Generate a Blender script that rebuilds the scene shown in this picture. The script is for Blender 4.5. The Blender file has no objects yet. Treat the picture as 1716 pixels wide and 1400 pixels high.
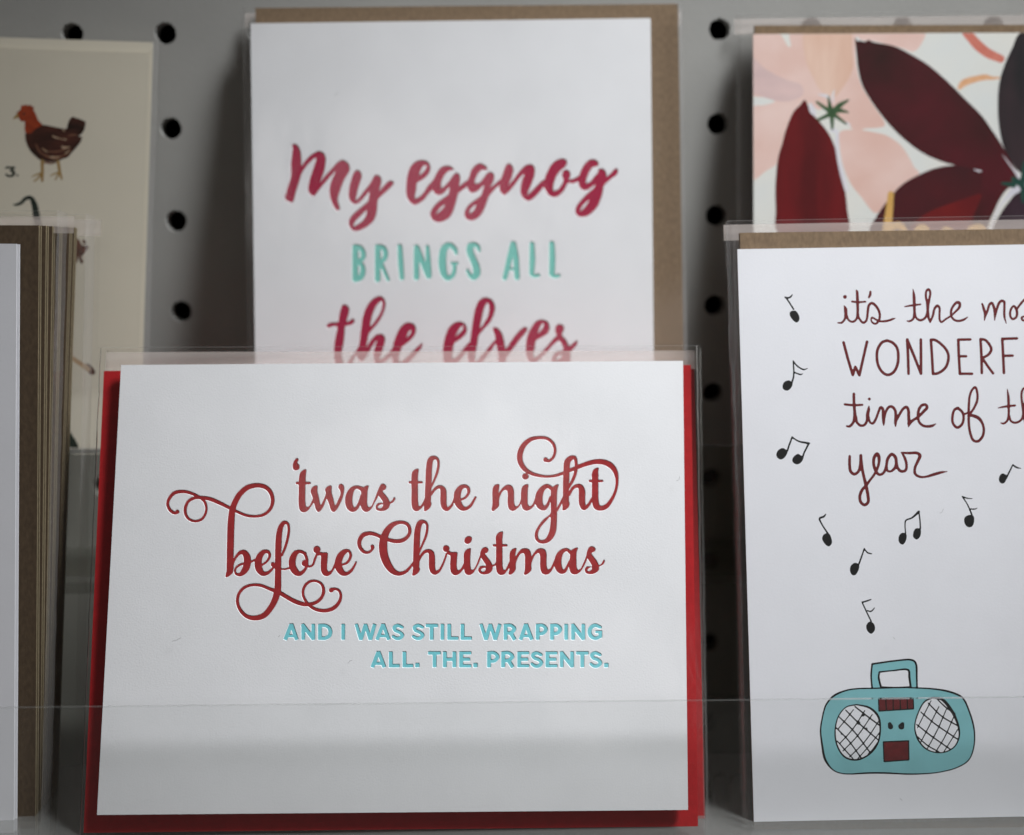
import bpy, bmesh, math, random
import numpy as np
from mathutils import Vector, Matrix, geometry
random.seed(4)
R = math.radians
SC = bpy.context.scene
COL = SC.collection

# ------------------------------------------------------------------ camera
F, CX, CY = 2000.0, 858.0, 700.0            # focal length and centre, in pixels of the 1716 x 1400 photograph
CAM = Vector((0.087731, -0.342092, -0.049472))
ROT = Matrix(((0.9997557, 0.0129449, -0.0179144), (-0.0198435, 0.1687839, -0.9854533), (-0.0097329, 0.9855681, 0.1689995)))
cd = bpy.data.cameras.new('camera')
cam = bpy.data.objects.new('camera', cd)
COL.objects.link(cam)
cam.matrix_world = Matrix.Translation(CAM) @ ROT.to_4x4()
cd.sensor_width = 36.0
cd.sensor_fit = 'HORIZONTAL'
cd.lens = 36.0 * F / 1716.0
cd.clip_start = 0.01
cd.clip_end = 50
cd.dof.use_dof = True
cd.dof.focus_distance = 0.287
cd.dof.aperture_fstop = 5.0
SC.camera = cam

# ------------------------------------------------------------------ light: dim shop interior, window at upper right
w = bpy.data.worlds.new('World')
SC.world = w
w.use_nodes = True
w.node_tree.nodes['Background'].inputs[0].default_value = (1.0, 0.92, 0.84, 1)
w.node_tree.nodes['Background'].inputs[1].default_value = 0.040
SC.view_settings.view_transform = 'Standard'
SC.view_settings.look = 'None'
SC.view_settings.exposure = 0.0
SC.view_settings.gamma = 1.0
SC.cycles.max_bounces = 10
SC.cycles.transparent_max_bounces = 40
SC.cycles.use_denoising = True
SC.cycles.sample_clamp_indirect = 4.0


def area(name, loc, target, sx, sy, power, col):
    l = bpy.data.lights.new(name, 'AREA')
    l.shape = 'RECTANGLE'
    l.size, l.size_y = sx, sy
    l.energy = power
    l.color = col
    o = bpy.data.objects.new(name, l)
    COL.objects.link(o)
    o.location = loc
    o.rotation_euler = (Vector(target) - Vector(loc)).to_track_quat('-Z', 'Y').to_euler()
    return o


key = area('shop_window_light', (0.46, -0.22, 0.46), (0.085, -0.03, -0.15), 0.14, 0.30, 0.66, (0.95, 0.975, 1.0))
key.data.spread = R(43)                      # beam narrowed by hand so light fades to the edges like lens vignetting
area('added_reflection_light', (0.02, -1.0, 0.30), (0.05, 0, -0.1), 0.30, 0.14, 0.24, (1.0, 0.95, 0.92))  # added lamp, gives soft reflection patches on the sleeves and some front fill
area('added_reflection_light', (0.20, -1.0, 0.10), (0.1, 0, -0.1), 0.22, 0.12, 0.10, (1.0, 0.92, 0.90))  # second added lamp, lower and weaker, for warm patches on the film


# ------------------------------------------------------------------ materials
def mat(name, col, rough=0.6, bump=0.0, bscale=900, var=0.0, vscale=200, metal=0, spec=0.3, stretch=(1, 1, 1), col2=None):
    m = bpy.data.materials.new(name)
    m.use_nodes = True
    nt = m.node_tree
    b = nt.nodes['Principled BSDF']
    b.inputs['Base Color'].default_value = (*col, 1)
    b.inputs['Roughness'].default_value = rough
    b.inputs['Specular IOR Level'].default_value = spec
    tc = nt.nodes.new('ShaderNodeTexCoord')
    mp = nt.nodes.new('ShaderNodeMapping')
    mp.inputs['Scale'].default_value = stretch
    nt.links.new(tc.outputs['Object'], mp.inputs[0])
    if var > 0 or col2:
        n = nt.nodes.new('ShaderNodeTexNoise')
        n.inputs['Scale'].default_value = vscale
        n.inputs['Detail'].default_value = 5
        nt.links.new(mp.outputs[0], n.inputs[0])
        rp = nt.nodes.new('ShaderNodeValToRGB')
        rp.color_ramp.elements[0].position = 0.32
        rp.color_ramp.elements[1].position = 0.68
        c2 = col2 or tuple(min(1, c * (1 + var)) for c in col)
        c1 = col if col2 else tuple(c * (1 - var) for c in col)
        rp.color_ramp.elements[0].color = (*c1, 1)
        rp.color_ramp.elements[1].color = (*c2, 1)
        nt.links.new(n.outputs[0], rp.inputs[0])
        nt.links.new(rp.outputs[0], b.inputs['Base Color'])
    if bump > 0:
        n = nt.nodes.new('ShaderNodeTexNoise')
        n.inputs['Scale'].default_value = bscale
        n.inputs['Detail'].default_value = 4
        nt.links.new(mp.outputs[0], n.inputs[0])
        bp = nt.nodes.new('ShaderNodeBump')
        bp.inputs['Strength'].default_value = 1.0
        bp.inputs['Distance'].default_value = bump
        nt.links.new(n.outputs[0], bp.inputs['Height'])
        nt.links.new(bp.outputs[0], b.inputs['Normal'])
    return m


def film(name, haze, tint=(1, 1, 1), rough=0.06, wave=0.0006, wscale=9, refl=1.0, hcol=(0.9, 0.86, 0.84), seed=0.0):
    """thin clear plastic: sees through, mirrors softly by angle, slight milky haze"""
    m = bpy.data.materials.new(name)
    m.use_nodes = True
    nt = m.node_tree
    nt.nodes.clear()
    out = nt.nodes.new('ShaderNodeOutputMaterial')
    tr = nt.nodes.new('ShaderNodeBsdfTransparent')
    tr.inputs[0].default_value = (*tint, 1)
    gl = nt.nodes.new('ShaderNodeBsdfGlossy')
    gl.inputs['Roughness'].default_value = rough
    df = nt.nodes.new('ShaderNodeBsdfDiffuse')
    df.inputs[0].default_value = (*hcol, 1)
    lw = nt.nodes.new('ShaderNodeLayerWeight')
    lw.inputs[0].default_value = 0.5
    p5 = nt.nodes.new('ShaderNodeMath')
    p5.operation = 'POWER'
    p5.inputs[1].default_value = 5.0
    mu = nt.nodes.new('ShaderNodeMath')
    mu.operation = 'MULTIPLY_ADD'
    mu.use_clamp = True
    mu.inputs[1].default_value = 0.9
    mu.inputs[2].default_value = 0.034 * refl
    m1 = nt.nodes.new('ShaderNodeMixShader')
    m1.inputs[0].default_value = haze
    m2 = nt.nodes.new('ShaderNodeMixShader')
    tc = nt.nodes.new('ShaderNodeTexCoord')
    mp = nt.nodes.new('ShaderNodeMapping')
    mp.inputs['Scale'].default_value = (1.0, 0.45, 1)
    mp.inputs['Location'].default_value = (seed, seed * 0.7, 0)
    n = nt.nodes.new('ShaderNodeTexNoise')
    n.inputs['Scale'].default_value = wscale
    n.inputs['Detail'].default_value = 3.0
    n.inputs['Roughness'].default_value = 0.42
    bp = nt.nodes.new('ShaderNodeBump')
    bp.inputs['Distance'].default_value = wave
    nt.links.new(tc.outputs['Object'], mp.inputs[0])
    nt.links.new(mp.outputs[0], n.inputs[0])
    nt.links.new(n.outputs[0], bp.inputs['Height'])
    n2 = nt.nodes.new('ShaderNodeTexNoise')
    n2.inputs['Scale'].default_value = wscale * 9
    n2.inputs['Detail'].default_value = 2.0
    n2.inputs['Distortion'].default_value = 1.5
    b2 = nt.nodes.new('ShaderNodeBump')
    b2.inputs['Distance'].default_value = wave * 0.018
    nt.links.new(mp.outputs[0], n2.inputs[0])
    nt.links.new(n2.outputs[0], b2.inputs['Height'])
    nt.links.new(bp.outputs[0], b2.inputs['Normal'])
    nt.links.new(b2.outputs[0], gl.inputs['Normal'])
    nt.links.new(lw.outputs['Facing'], p5.inputs[0])
    nt.links.new(p5.outputs[0], mu.inputs[0])
    nt.links.new(mu.outputs[0], m2.inputs[0])
    nt.links.new(tr.outputs[0], m1.inputs[1])
    nt.links.new(df.outputs[0], m1.inputs[2])
    nt.links.new(m1.outputs[0], m2.inputs[1])
    nt.links.new(gl.outputs[0], m2.inputs[2])
    nt.links.new(m2.outputs[0], out.inputs[0])
    return m


M = {}
M['paper'] = mat('letterpress_paper', (0.80, 0.80, 0.81), 0.75, 0.00003, 2200, 0.02, 60, spec=0.15)
M['smooth_paper'] = mat('smooth_card_paper', (0.80, 0.80, 0.83), 0.65, 0.000020, 1700, 0.015, 60, spec=0.2)
M['cream'] = mat('cream_paper', (0.64, 0.59, 0.48), 0.6, 0.00002, 1500, 0.02, 40, spec=0.2)
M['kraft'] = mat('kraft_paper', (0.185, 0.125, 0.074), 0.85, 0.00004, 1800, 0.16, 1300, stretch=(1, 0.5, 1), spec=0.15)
M['kraft_shaded'] = mat('kraft_paper_in_shade', (0.085, 0.057, 0.034), 0.85, 0.00004, 1800, 0.16, 1300, stretch=(1, 0.5, 1), spec=0.15)  # same kraft darkened: deep shade on the left stack put into the colour
M['kraft_edge_lit'] = mat('kraft_paper_lit_edge', (0.22, 0.18, 0.11), 0.8, 0.00003, 1500, 0.1, 900, spec=0.15)  # lighter kraft paints the light caught along the envelope edges
M['red_env'] = mat('red_envelope_paper', (0.40, 0.010, 0.013), 0.7, 0.00004, 1600, 0.08, 500, spec=0.2)
M['raspberry'] = mat('raspberry_ink', (0.36, 0.012, 0.052), 0.55, 0.00003, 1500, 0.08, 900, spec=0.12)
M['mint'] = mat('mint_ink', (0.21, 0.58, 0.50), 0.55, 0.00003, 1500, 0.05, 900, spec=0.12)
M['brick_ink'] = mat('brick_red_ink', (0.33, 0.028, 0.030), 0.5, 0.00003, 1500, 0.12, 500, spec=0.12)
M['teal_ink'] = mat('teal_ink', (0.20, 0.62, 0.68), 0.5, 0.00003, 1500, 0.07, 500, spec=0.12)
M['maroon_ink'] = mat('maroon_ink', (0.13, 0.014, 0.016), 0.6, 0, 1, 0.1, 400, spec=0.1)
M['black_ink'] = mat('black_ink', (0.008, 0.008, 0.008), 0.6, 0, 1, 0.1, 400, spec=0.1)
M['boombox_teal'] = mat('boombox_teal_print', (0.22, 0.50, 0.53), 0.5, 0, 1, 0.06, 120)
M['boombox_red'] = mat('boombox_red_print', (0.12, 0.008, 0.010), 0.5, 0, 1, 0.2, 600)
M['board'] = mat('pegboard_paint', (0.37, 0.365, 0.345), 0.6, 0.00004, 700, 0.06, 25, spec=0.2)
M['void'] = mat('dark_wall', (0.006, 0.006, 0.006), 0.9)
M['film'] = film('sleeve_film', 0.004, wave=0.003, wscale=13, rough=0.1)
M['film_b'] = film('sleeve_film_loose', 0.016, wave=0.0035, wscale=12, rough=0.1, seed=3.1)
M['film_flap'] = film('sleeve_flap', 0.32, wave=0.0008, wscale=22, hcol=(0.86, 0.76, 0.70), seed=1.3)  # milky doubled film; its pinkish haze also stands in for reflected light
M['seam'] = film('sleeve_seam', 0.07, rough=0.12, wave=0.0015, wscale=90, refl=1.6, hcol=(0.9, 0.87, 0.84))
M['acrylic'] = film('clear_acrylic', 0.005, tint=(0.99, 0.992, 0.99), rough=0.04, wave=0.0008, wscale=6, refl=0.6, hcol=(0.6, 0.6, 0.58), seed=2.0)
M['acrylic_back'] = film('acrylic_shaded_back', 0.004, tint=(0.90, 0.90, 0.88), rough=0.05, wave=0.0008, wscale=6, refl=0.7, hcol=(0.6, 0.6, 0.58), seed=5.0)  # grey tint puts the shade of the gaps behind the cards into the acrylic
M['acrylic_shelf'] = film('acrylic_shelf', 0.22, tint=(0.9, 0.9, 0.9), rough=0.15, wave=0.0005, wscale=40, refl=1.0, hcol=(0.5, 0.5, 0.48), seed=4.0)
M['acrylic_edge'] = film('acrylic_edge', 0.1, tint=(0.86, 0.87, 0.86), rough=0.12, wave=0.0005, wscale=60, refl=2.0, hcol=(0.55, 0.55, 0.53))


# ------------------------------------------------------------------ helpers
def mesh_obj(name, verts, faces, m, parent=None, smooth=False):
    me = bpy.data.meshes.new(name)
    me.from_pydata([tuple(v) for v in verts], [], faces)
    me.update()
    if m:
        me.materials.append(m)
    if smooth:
        for p in me.polygons:
            p.use_smooth = True
    o = bpy.data.objects.new(name, me)
    COL.objects.link(o)
    if parent:
        o.parent = parent
    return o


def tag(o, label=None, cat=None, group=None, kind=None):
    for k, v in (('label', label), ('category', cat), ('group', group), ('kind', kind)):
        if v:
            o[k] = v
    return o


def ray(px, py):
    d = ROT @ Vector(((px - CX) / F, -(py - CY) / F, -1.0))
    return d


class Plane:
    """a leaning sheet: passes through board height y0 (m below the first hole) at depth z0 (m into the board), top leaning back by tilt"""

    def __init__(s, y0, z0, tilt, px, py):
        t = R(tilt)
        s.U = Vector((1, 0, 0))
        s.V = Vector((0, math.sin(t), math.cos(t)))
        s.N = s.U.cross(s.V)
        s.P = Vector((0, z0, -y0))
        s.O = s.P
        s.O = s.hit(px, py, 0)
        s.mw = Matrix((s.U, s.V, s.N)).transposed().to_4x4()
        s.mw.translation = s.O

    def hit(s, px, py, d):
        r = ray(px, py)
        t = ((s.P + s.N * d) - CAM).dot(s.N) / r.dot(s.N)
        return CAM + r * t

    def uv(s, px, py, d=0.0):
        q = s.hit(px, py, d) - s.O
        return (q.dot(s.U), q.dot(s.V))

    def thing(s, name, label, cat, group=None, d=0.0):
        e = bpy.data.objects.new(name, None)
        e.empty_display_size = 0.01
        COL.objects.link(e)
        e.matrix_world = s.mw
        return tag(e, label, cat, group)


def slab(name, q, d, th, m, parent, m_edge=None):
    """q: four (u, v) corners clockwise from top left; front face at height d, thickness th behind it"""
    v = [(x, y, d) for x, y in q] + [(x, y, d - th) for x, y in q]
    f = [(3, 2, 1, 0), (4, 5, 6, 7), (0, 1, 5, 4), (1, 2, 6, 5), (2, 3, 7, 6), (3, 0, 4, 7)]
    o = mesh_obj(name, v, f, m, parent)
    if m_edge:
        o.data.materials.append(m_edge)
        for p in list(o.data.polygons)[2:]:
            p.material_index = 1
    return o


def sheet(name, q, d, m, parent, amp=0.0002, n=18, seed=0, bow=0.0):
    """thin film with a gentle sag"""
    rnd = random.Random(seed)
    ph = [(rnd.uniform(0, 6.28), rnd.uniform(1, 5), rnd.uniform(0.5, 3)) for _ in range(5)]
    v, f = [], []
    (x0, y0), (x1, y1), (x2, y2), (x3, y3) = q
    for j in range(n + 1):
        b = j / n
        for i in range(n + 1):
            a = i / n
            x = (x0 * (1 - a) + x1 * a) * (1 - b) + (x3 * (1 - a) + x2 * a) * b
            y = (y0 * (1 - a) + y1 * a) * (1 - b) + (y3 * (1 - a) + y2 * a) * b
            h = sum(math.sin(p + a * fa * 3.1 + b * fb * 3.1) for p, fa, fb in ph) / 5 * amp
            v.append((x, y, d + h + bow * 4 * a * (1 - a) * 4 * b * (1 - b)))
    for j in range(n):
        for i in range(n):
            k = j * (n + 1) + i
            f.append((k, k + n + 1, k + n + 2, k + 1))
    return mesh_obj(name, v, f, m, parent, True)


# ------------------------------------------------------------------ art: traced shapes -> distance field -> outline -> relief
def spline(pts, closed, n=6):
    P = np.array(pts, float)
    k = len(P)
    if k < 3:
        return P
    out = []
    rng = range(k) if closed else range(k - 1)
    for i in rng:
        p1, p2 = P[i], P[(i + 1) % k]
        p0 = P[i - 1] if (closed or i > 0) else 2 * p1 - p2
        p3 = P[(i + 2) % k] if (closed or i + 2 < k) else 2 * p2 - p1
        t1 = np.linalg.norm(p1[:2] - p0[:2]) ** .5 + 1e-9
        t2 = t1 + np.linalg.norm(p2[:2] - p1[:2]) ** .5 + 1e-9
        t3 = t2 + np.linalg.norm(p3[:2] - p2[:2]) ** .5 + 1e-9
        for j in range(n):
            t = t1 + (t2 - t1) * j / n
            A1 = (t1 - t) / t1 * p0 + t / t1 * p1
            A2 = (t2 - t) / (t2 - t1) * p1 + (t - t1) / (t2 - t1) * p2
            A3 = (t3 - t) / (t3 - t2) * p2 + (t - t2) / (t3 - t2) * p3
            B1 = (t2 - t) / t2 * A1 + t / t2 * A2
            B2 = (t3 - t) / (t3 - t1) * A2 + (t - t1) / (t3 - t1) * A3
            out.append((t2 - t) / (t2 - t1) * B1 + (t - t1) / (t2 - t1) * B2)
    if not closed:
        out.append(P[-1])
    return np.array(out)


def parse(txt):
    """lines of 'block ox oy k' and 'T x,y[,w] ...' -> shapes in photo pixels; T: S smooth stroke, L straight stroke,
    F straight stroke with cut ends, B ball, P smooth fill, G straight fill, H hole"""
    out, blk = [], (0, 0, 1)
    for ln in txt.strip().splitlines():
        a = ln.split()
        if not a:
            continue
        if a[0] == 'block':
            blk = tuple(float(x) for x in a[1:4])
            continue
        T, pts = a[0], [tuple(float(c) for c in p.split(',')) for p in a[1:]]
        pts = [(blk[0] + p[0] / blk[2], blk[1] + p[1] / blk[2]) + ((p[2] / blk[2],) if len(p) > 2 else ()) for p in pts]
        out.append((T, pts))
    return out


class Art:
    def __init__(s, pl, step=0.00015):
        s.pl, s.h, s.layers = pl, step, []

    def layer(s, name, m, txt, label=None, sub=None):
        s.layers.append([name, m, parse(txt), label])

    def to_uv(s, pts):
        r = []
        for p in pts:
            u = s.pl.uv(p[0], p[1])
            if len(p) > 2:
                u2 = s.pl.uv(p[0] + 1, p[1])
                r.append((u[0], u[1], p[2] * abs(u2[0] - u[0]) * 0.5))
            else:
                r.append(u)
        return r

    def build(s, q, mpaper, parent, th=0.00035, depth=0.0, rim=0.0, paper_name='front_panel'):
        h = s.h
        qa = np.array(q)
        mg = 0.003
        x0, x1 = qa[:, 0].min() - mg, qa[:, 0].max() + mg
        y0, y1 = qa[:, 1].min() - mg, qa[:, 1].max() + mg
        nx, ny = int((x1 - x0) / h) + 1, int((y1 - y0) / h) + 1
        gx, gy = x0 + np.arange(nx) * h, y0 + np.arange(ny) * h
        BIG = 0.01
        fields = []
        for name, m, shapes, label in s.layers:
            D = np.full((ny, nx), BIG, np.float64)
            for T, pts in shapes:
                uv = s.to_uv(pts)
                if T in 'SLFB':
                    P = spline(uv, False) if T == 'S' else np.array(uv)
                    if T == 'B':
                        P = np.array([uv[0], uv[0]])
                    pad = P[:, 2].max() + 0.0008
                    i0, i1 = max(0, int((P[:, 0].min() - pad - x0) / h)), min(nx, int((P[:, 0].max() + pad - x0) / h) + 2)
                    j0, j1 = max(0, int((P[:, 1].min() - pad - y0) / h)), min(ny, int((P[:, 1].max() + pad - y0) / h) + 2)
                    if i1 <= i0 or j1 <= j0:
                        continue
                    for a, b in zip(P[:-1], P[1:]):
                        r = max(a[2], b[2]) + 0.0008
                        k0, k1 = max(i0, int((min(a[0], b[0]) - r - x0) / h)), min(i1, int((max(a[0], b[0]) + r - x0) / h) + 2)
                        l0, l1 = max(j0, int((min(a[1], b[1]) - r - y0) / h)), min(j1, int((max(a[1], b[1]) + r - y0) / h) + 2)
                        if k1 <= k0 or l1 <= l0:
                            continue
                        X, Y = np.meshgrid(gx[k0:k1], gy[l0:l1])
                        dx, dy = b[0] - a[0], b[1] - a[1]
                        L2 = dx * dx + dy * dy
                        if T == 'F':
                            L = math.sqrt(L2)
                            ux, uy = dx / L, dy / L
                            lx = (X - a[0]) * ux + (Y - a[1]) * uy - L / 2
                            ly = -(X - a[0]) * uy + (Y - a[1]) * ux
                            rr = 0.00007
                            qx, qy = np.abs(lx) - L / 2 + rr, np.abs(ly) - a[2] + rr
                            d = np.hypot(np.maximum(qx, 0), np.maximum(qy, 0)) + np.minimum(np.maximum(qx, qy), 0) - rr
                        else:
                            t = np.zeros_like(X) if L2 < 1e-16 else np.clip(((X - a[0]) * dx + (Y - a[1]) * dy) / L2, 0, 1)
                            d = np.hypot(X - a[0] - t * dx, Y - a[1] - t * dy) - (a[2] + t * (b[2] - a[2]))
                        D[l0:l1, k0:k1] = np.minimum(D[l0:l1, k0:k1], d)
                else:
                    P = np.array(uv) if T in 'GK' else spline(uv, True, 5)
                    pad = 0.001
                    i0, i1 = max(0, int((P[:, 0].min() - pad - x0) / h)), min(nx, int((P[:, 0].max() + pad - x0) / h) + 2)
                    j0, j1 = max(0, int((P[:, 1].min() - pad - y0) / h)), min(ny, int((P[:, 1].max() + pad - y0) / h) + 2)
                    if i1 <= i0 or j1 <= j0:
                        continue
                    X, Y = np.meshgrid(gx[i0:i1], gy[j0:j1])
                    d = np.full(X.shape, BIG)
                    ins = np.zeros(X.shape, bool)
                    for a, b in zip(P, np.roll(P, -1, 0)):
                        dx, dy = b[0] - a[0], b[1] - a[1]
                        t = np.clip(((X - a[0]) * dx + (Y - a[1]) * dy) / (dx * dx + dy * dy + 1e-18), 0, 1)
                        d = np.minimum(d, np.hypot(X - a[0] - t * dx, Y - a[1] - t * dy))
                        c = ((a[1] <= Y) & (Y < b[1])) | ((b[1] <= Y) & (Y < a[1]))
                        if dy != 0:
                            ins ^= c & (X < a[0] + (Y - a[1]) / dy * dx)
                    d = np.where(ins, -d, d)
                    S = D[j0:j1, i0:i1]
                    D[j0:j1, i0:i1] = np.maximum(S, -d) if T in 'HK' else np.minimum(S, d)
            fields.append(D)
        allD = np.min(np.array(fields), 0)

        def sample(D, x, y):
            fx, fy = np.clip((x - x0) / h, 0, nx - 1.001), np.clip((y - y0) / h, 0, ny - 1.001)
            i, j = fx.astype(int), fy.astype(int)
            a, b = fx - i, fy - j
            return (D[j, i] * (1 - a) + D[j, i + 1] * a) * (1 - b) + (D[j + 1, i] * (1 - a) + D[j + 1, i + 1] * a) * b

        V = [tuple(c) for c in q]
        Z = [0] * 4
        E = [(0, 1), (1, 2), (2, 3), (3, 0)]

        cen = qa.mean(0)
        # keep outlines that stay inside the sheet: outside it the field counts as empty
        X, Y = np.meshgrid(gx, gy)
        inside = np.full(X.shape, BIG)
        for a, b in zip(qa, np.roll(qa, -1, 0)):
            n = np.array([b[1] - a[1], -(b[0] - a[0])])
            n /= np.linalg.norm(n)
            if (cen - a) @ n < 0:
                n = -n
            inside = np.minimum(inside, (X - a[0]) * n[0] + (Y - a[1]) * n[1])

        def contours(D, lev, tol):
            D = np.maximum(D - lev, 0.00006 - inside)
            D = np.where(np.abs(D) < 1e-8, 1e-8, D)
            sg = D < 0
            c = sg[:-1, :-1] * 1 + sg[:-1, 1:] * 2 + sg[1:, 1:] * 4 + sg[1:, :-1] * 8
            js, is_ = np.nonzero((c > 0) & (c < 15))
            nxt = {}
            pos = {}
            tab = {1: [(3, 0)], 2: [(0, 1)], 3: [(3, 1)], 4: [(1, 2)], 5: [(3, 0), (1, 2)], 6: [(0, 2)], 7: [(3, 2)], 8: [(2, 3)], 9: [(2, 0)], 10: [(0, 1), (2, 3)],
                   11: [(2, 1)], 12: [(1, 3)], 13: [(1, 0)], 14: [(0, 3)]}

            def key(i, j, e):
                return (i, j, 0) if e == 0 else (i + 1, j, 1) if e == 1 else (i, j + 1, 0) if e == 2 else (i, j, 1)

            def pt(k):
                if k not in pos:
                    i, j, e = k
                    if e == 0:
                        a, b = D[j, i], D[j, i + 1]
                        pos[k] = (gx[i] + h * a / (a - b), gy[j])
                    else:
                        a, b = D[j, i], D[j + 1, i]
                        pos[k] = (gx[i], gy[j] + h * a / (a - b))
                return pos[k]
            for i, j in zip(is_.tolist(), js.tolist()):
                for a, b in tab[int(c[j, i])]:
                    nxt[key(i, j, a)] = key(i, j, b)
            loops = []
            while nxt:
                k0 = next(iter(nxt))
                lp, k = [], k0
                while k in nxt:
                    lp.append(pt(k))
                    k = nxt.pop(k)
                if len(lp) > 5:
                    loops.append(np.array(lp))
            res = []
            for lp in loops:
                # light smoothing, then simplify
                lp = (np.roll(lp, 1, 0) + 2 * lp + np.roll(lp, -1, 0)) / 4
                n = len(lp)
                keep = np.zeros(n, bool)
                far = int(np.argmax(np.hypot(*(lp - lp[0]).T)))
                st = [(0, far), (far, n)]
                keep[0] = keep[far] = True
                while st:
                    a, b = st.pop()
                    if b - a < 2:
                        continue
                    A, B = lp[a], lp[b % n]
                    seg = lp[a + 1:b]
                    dv = B - A
                    L = math.hypot(*dv) + 1e-12
                    dd = np.abs(dv[0] * (seg[:, 1] - A[1]) - dv[1] * (seg[:, 0] - A[0])) / L
                    k = int(np.argmax(dd))
                    if dd[k] > tol:
                        k += a + 1
                        keep[k] = True
                        st += [(a, k), (k, b)]
                lp = lp[keep]
                if len(lp) >= 3:
                    res.append(lp)
            return res

        def add(loops, z):
            for lp in loops:
                n0 = len(V)
                V.extend(map(tuple, lp.tolist()))
                Z.extend([z] * len(lp))
                E.extend([(n0 + i, n0 + (i + 1) % len(lp)) for i in range(len(lp))])
        flats = [] if depth > 0 else fields
        if depth > 0:
            add(contours(allD, 0.0, 0.000012), 1)
            add(contours(allD, rim, 0.00002), 0)
        else:
            for D in flats:
                add(contours(D, 0.0, 0.000015), 0)
        SCL = 1000.0
        vs, es, fs, ov, oe, of = geometry.delaunay_2d_cdt([Vector((a * SCL, b * SCL)) for a, b in V], E, [], 0, 1e-5)
        W = np.array([(v.x / SCL, v.y / SCL) for v in vs])
        zz = [max([Z[k] for k in o], default=0) for o in ov]
        T = np.array([f for f in fs if len(f) == 3])
        C = W[T].mean(1)
        cls = np.full(len(T), -1)
        # classify by the field at the centroid, thin triangles by the mean of inner samples
        for li in range(len(fields) - 1, -1, -1):
            d = sample(fields[li], C[:, 0], C[:, 1])
            if depth > 0:
                zt = np.array(zz)[T].sum(1)
                d = np.where(zt < 3, 1.0, d)
            cls[d < 0] = li
        made = []
        for li in [-1] + list(range(len(fields))):
            sel = T[cls == li]
            if not len(sel):
                continue
            used, inv = np.unique(sel.ravel(), return_inverse=True)
            vv = [(W[k][0], W[k][1], -depth * zz[k]) for k in used]
            ff = inv.reshape(-1, 3).tolist()
            ff = [tuple(t) for t in ff]
            if li == -1:
                name, m, label = paper_name, mpaper, None
                n0 = len(vv)
                # back and sides of the sheet
                vv += [(x, y, 0) for x, y in q] + [(x, y, -th) for x, y in q]
                ff += [(n0 + 4, n0 + 5, n0 + 6), (n0 + 4, n0 + 6, n0 + 7)]
                for i in range(4):
                    j = (i + 1) % 4
                    ff.append((n0 + i, n0 + j, n0 + 4 + j, n0 + 4 + i))
            else:
                name, m, _, label = s.layers[li]
            o = mesh_obj(name, vv, ff, m, parent)
            if label:
                o['label'] = label
            made.append(o)
        return made

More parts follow.
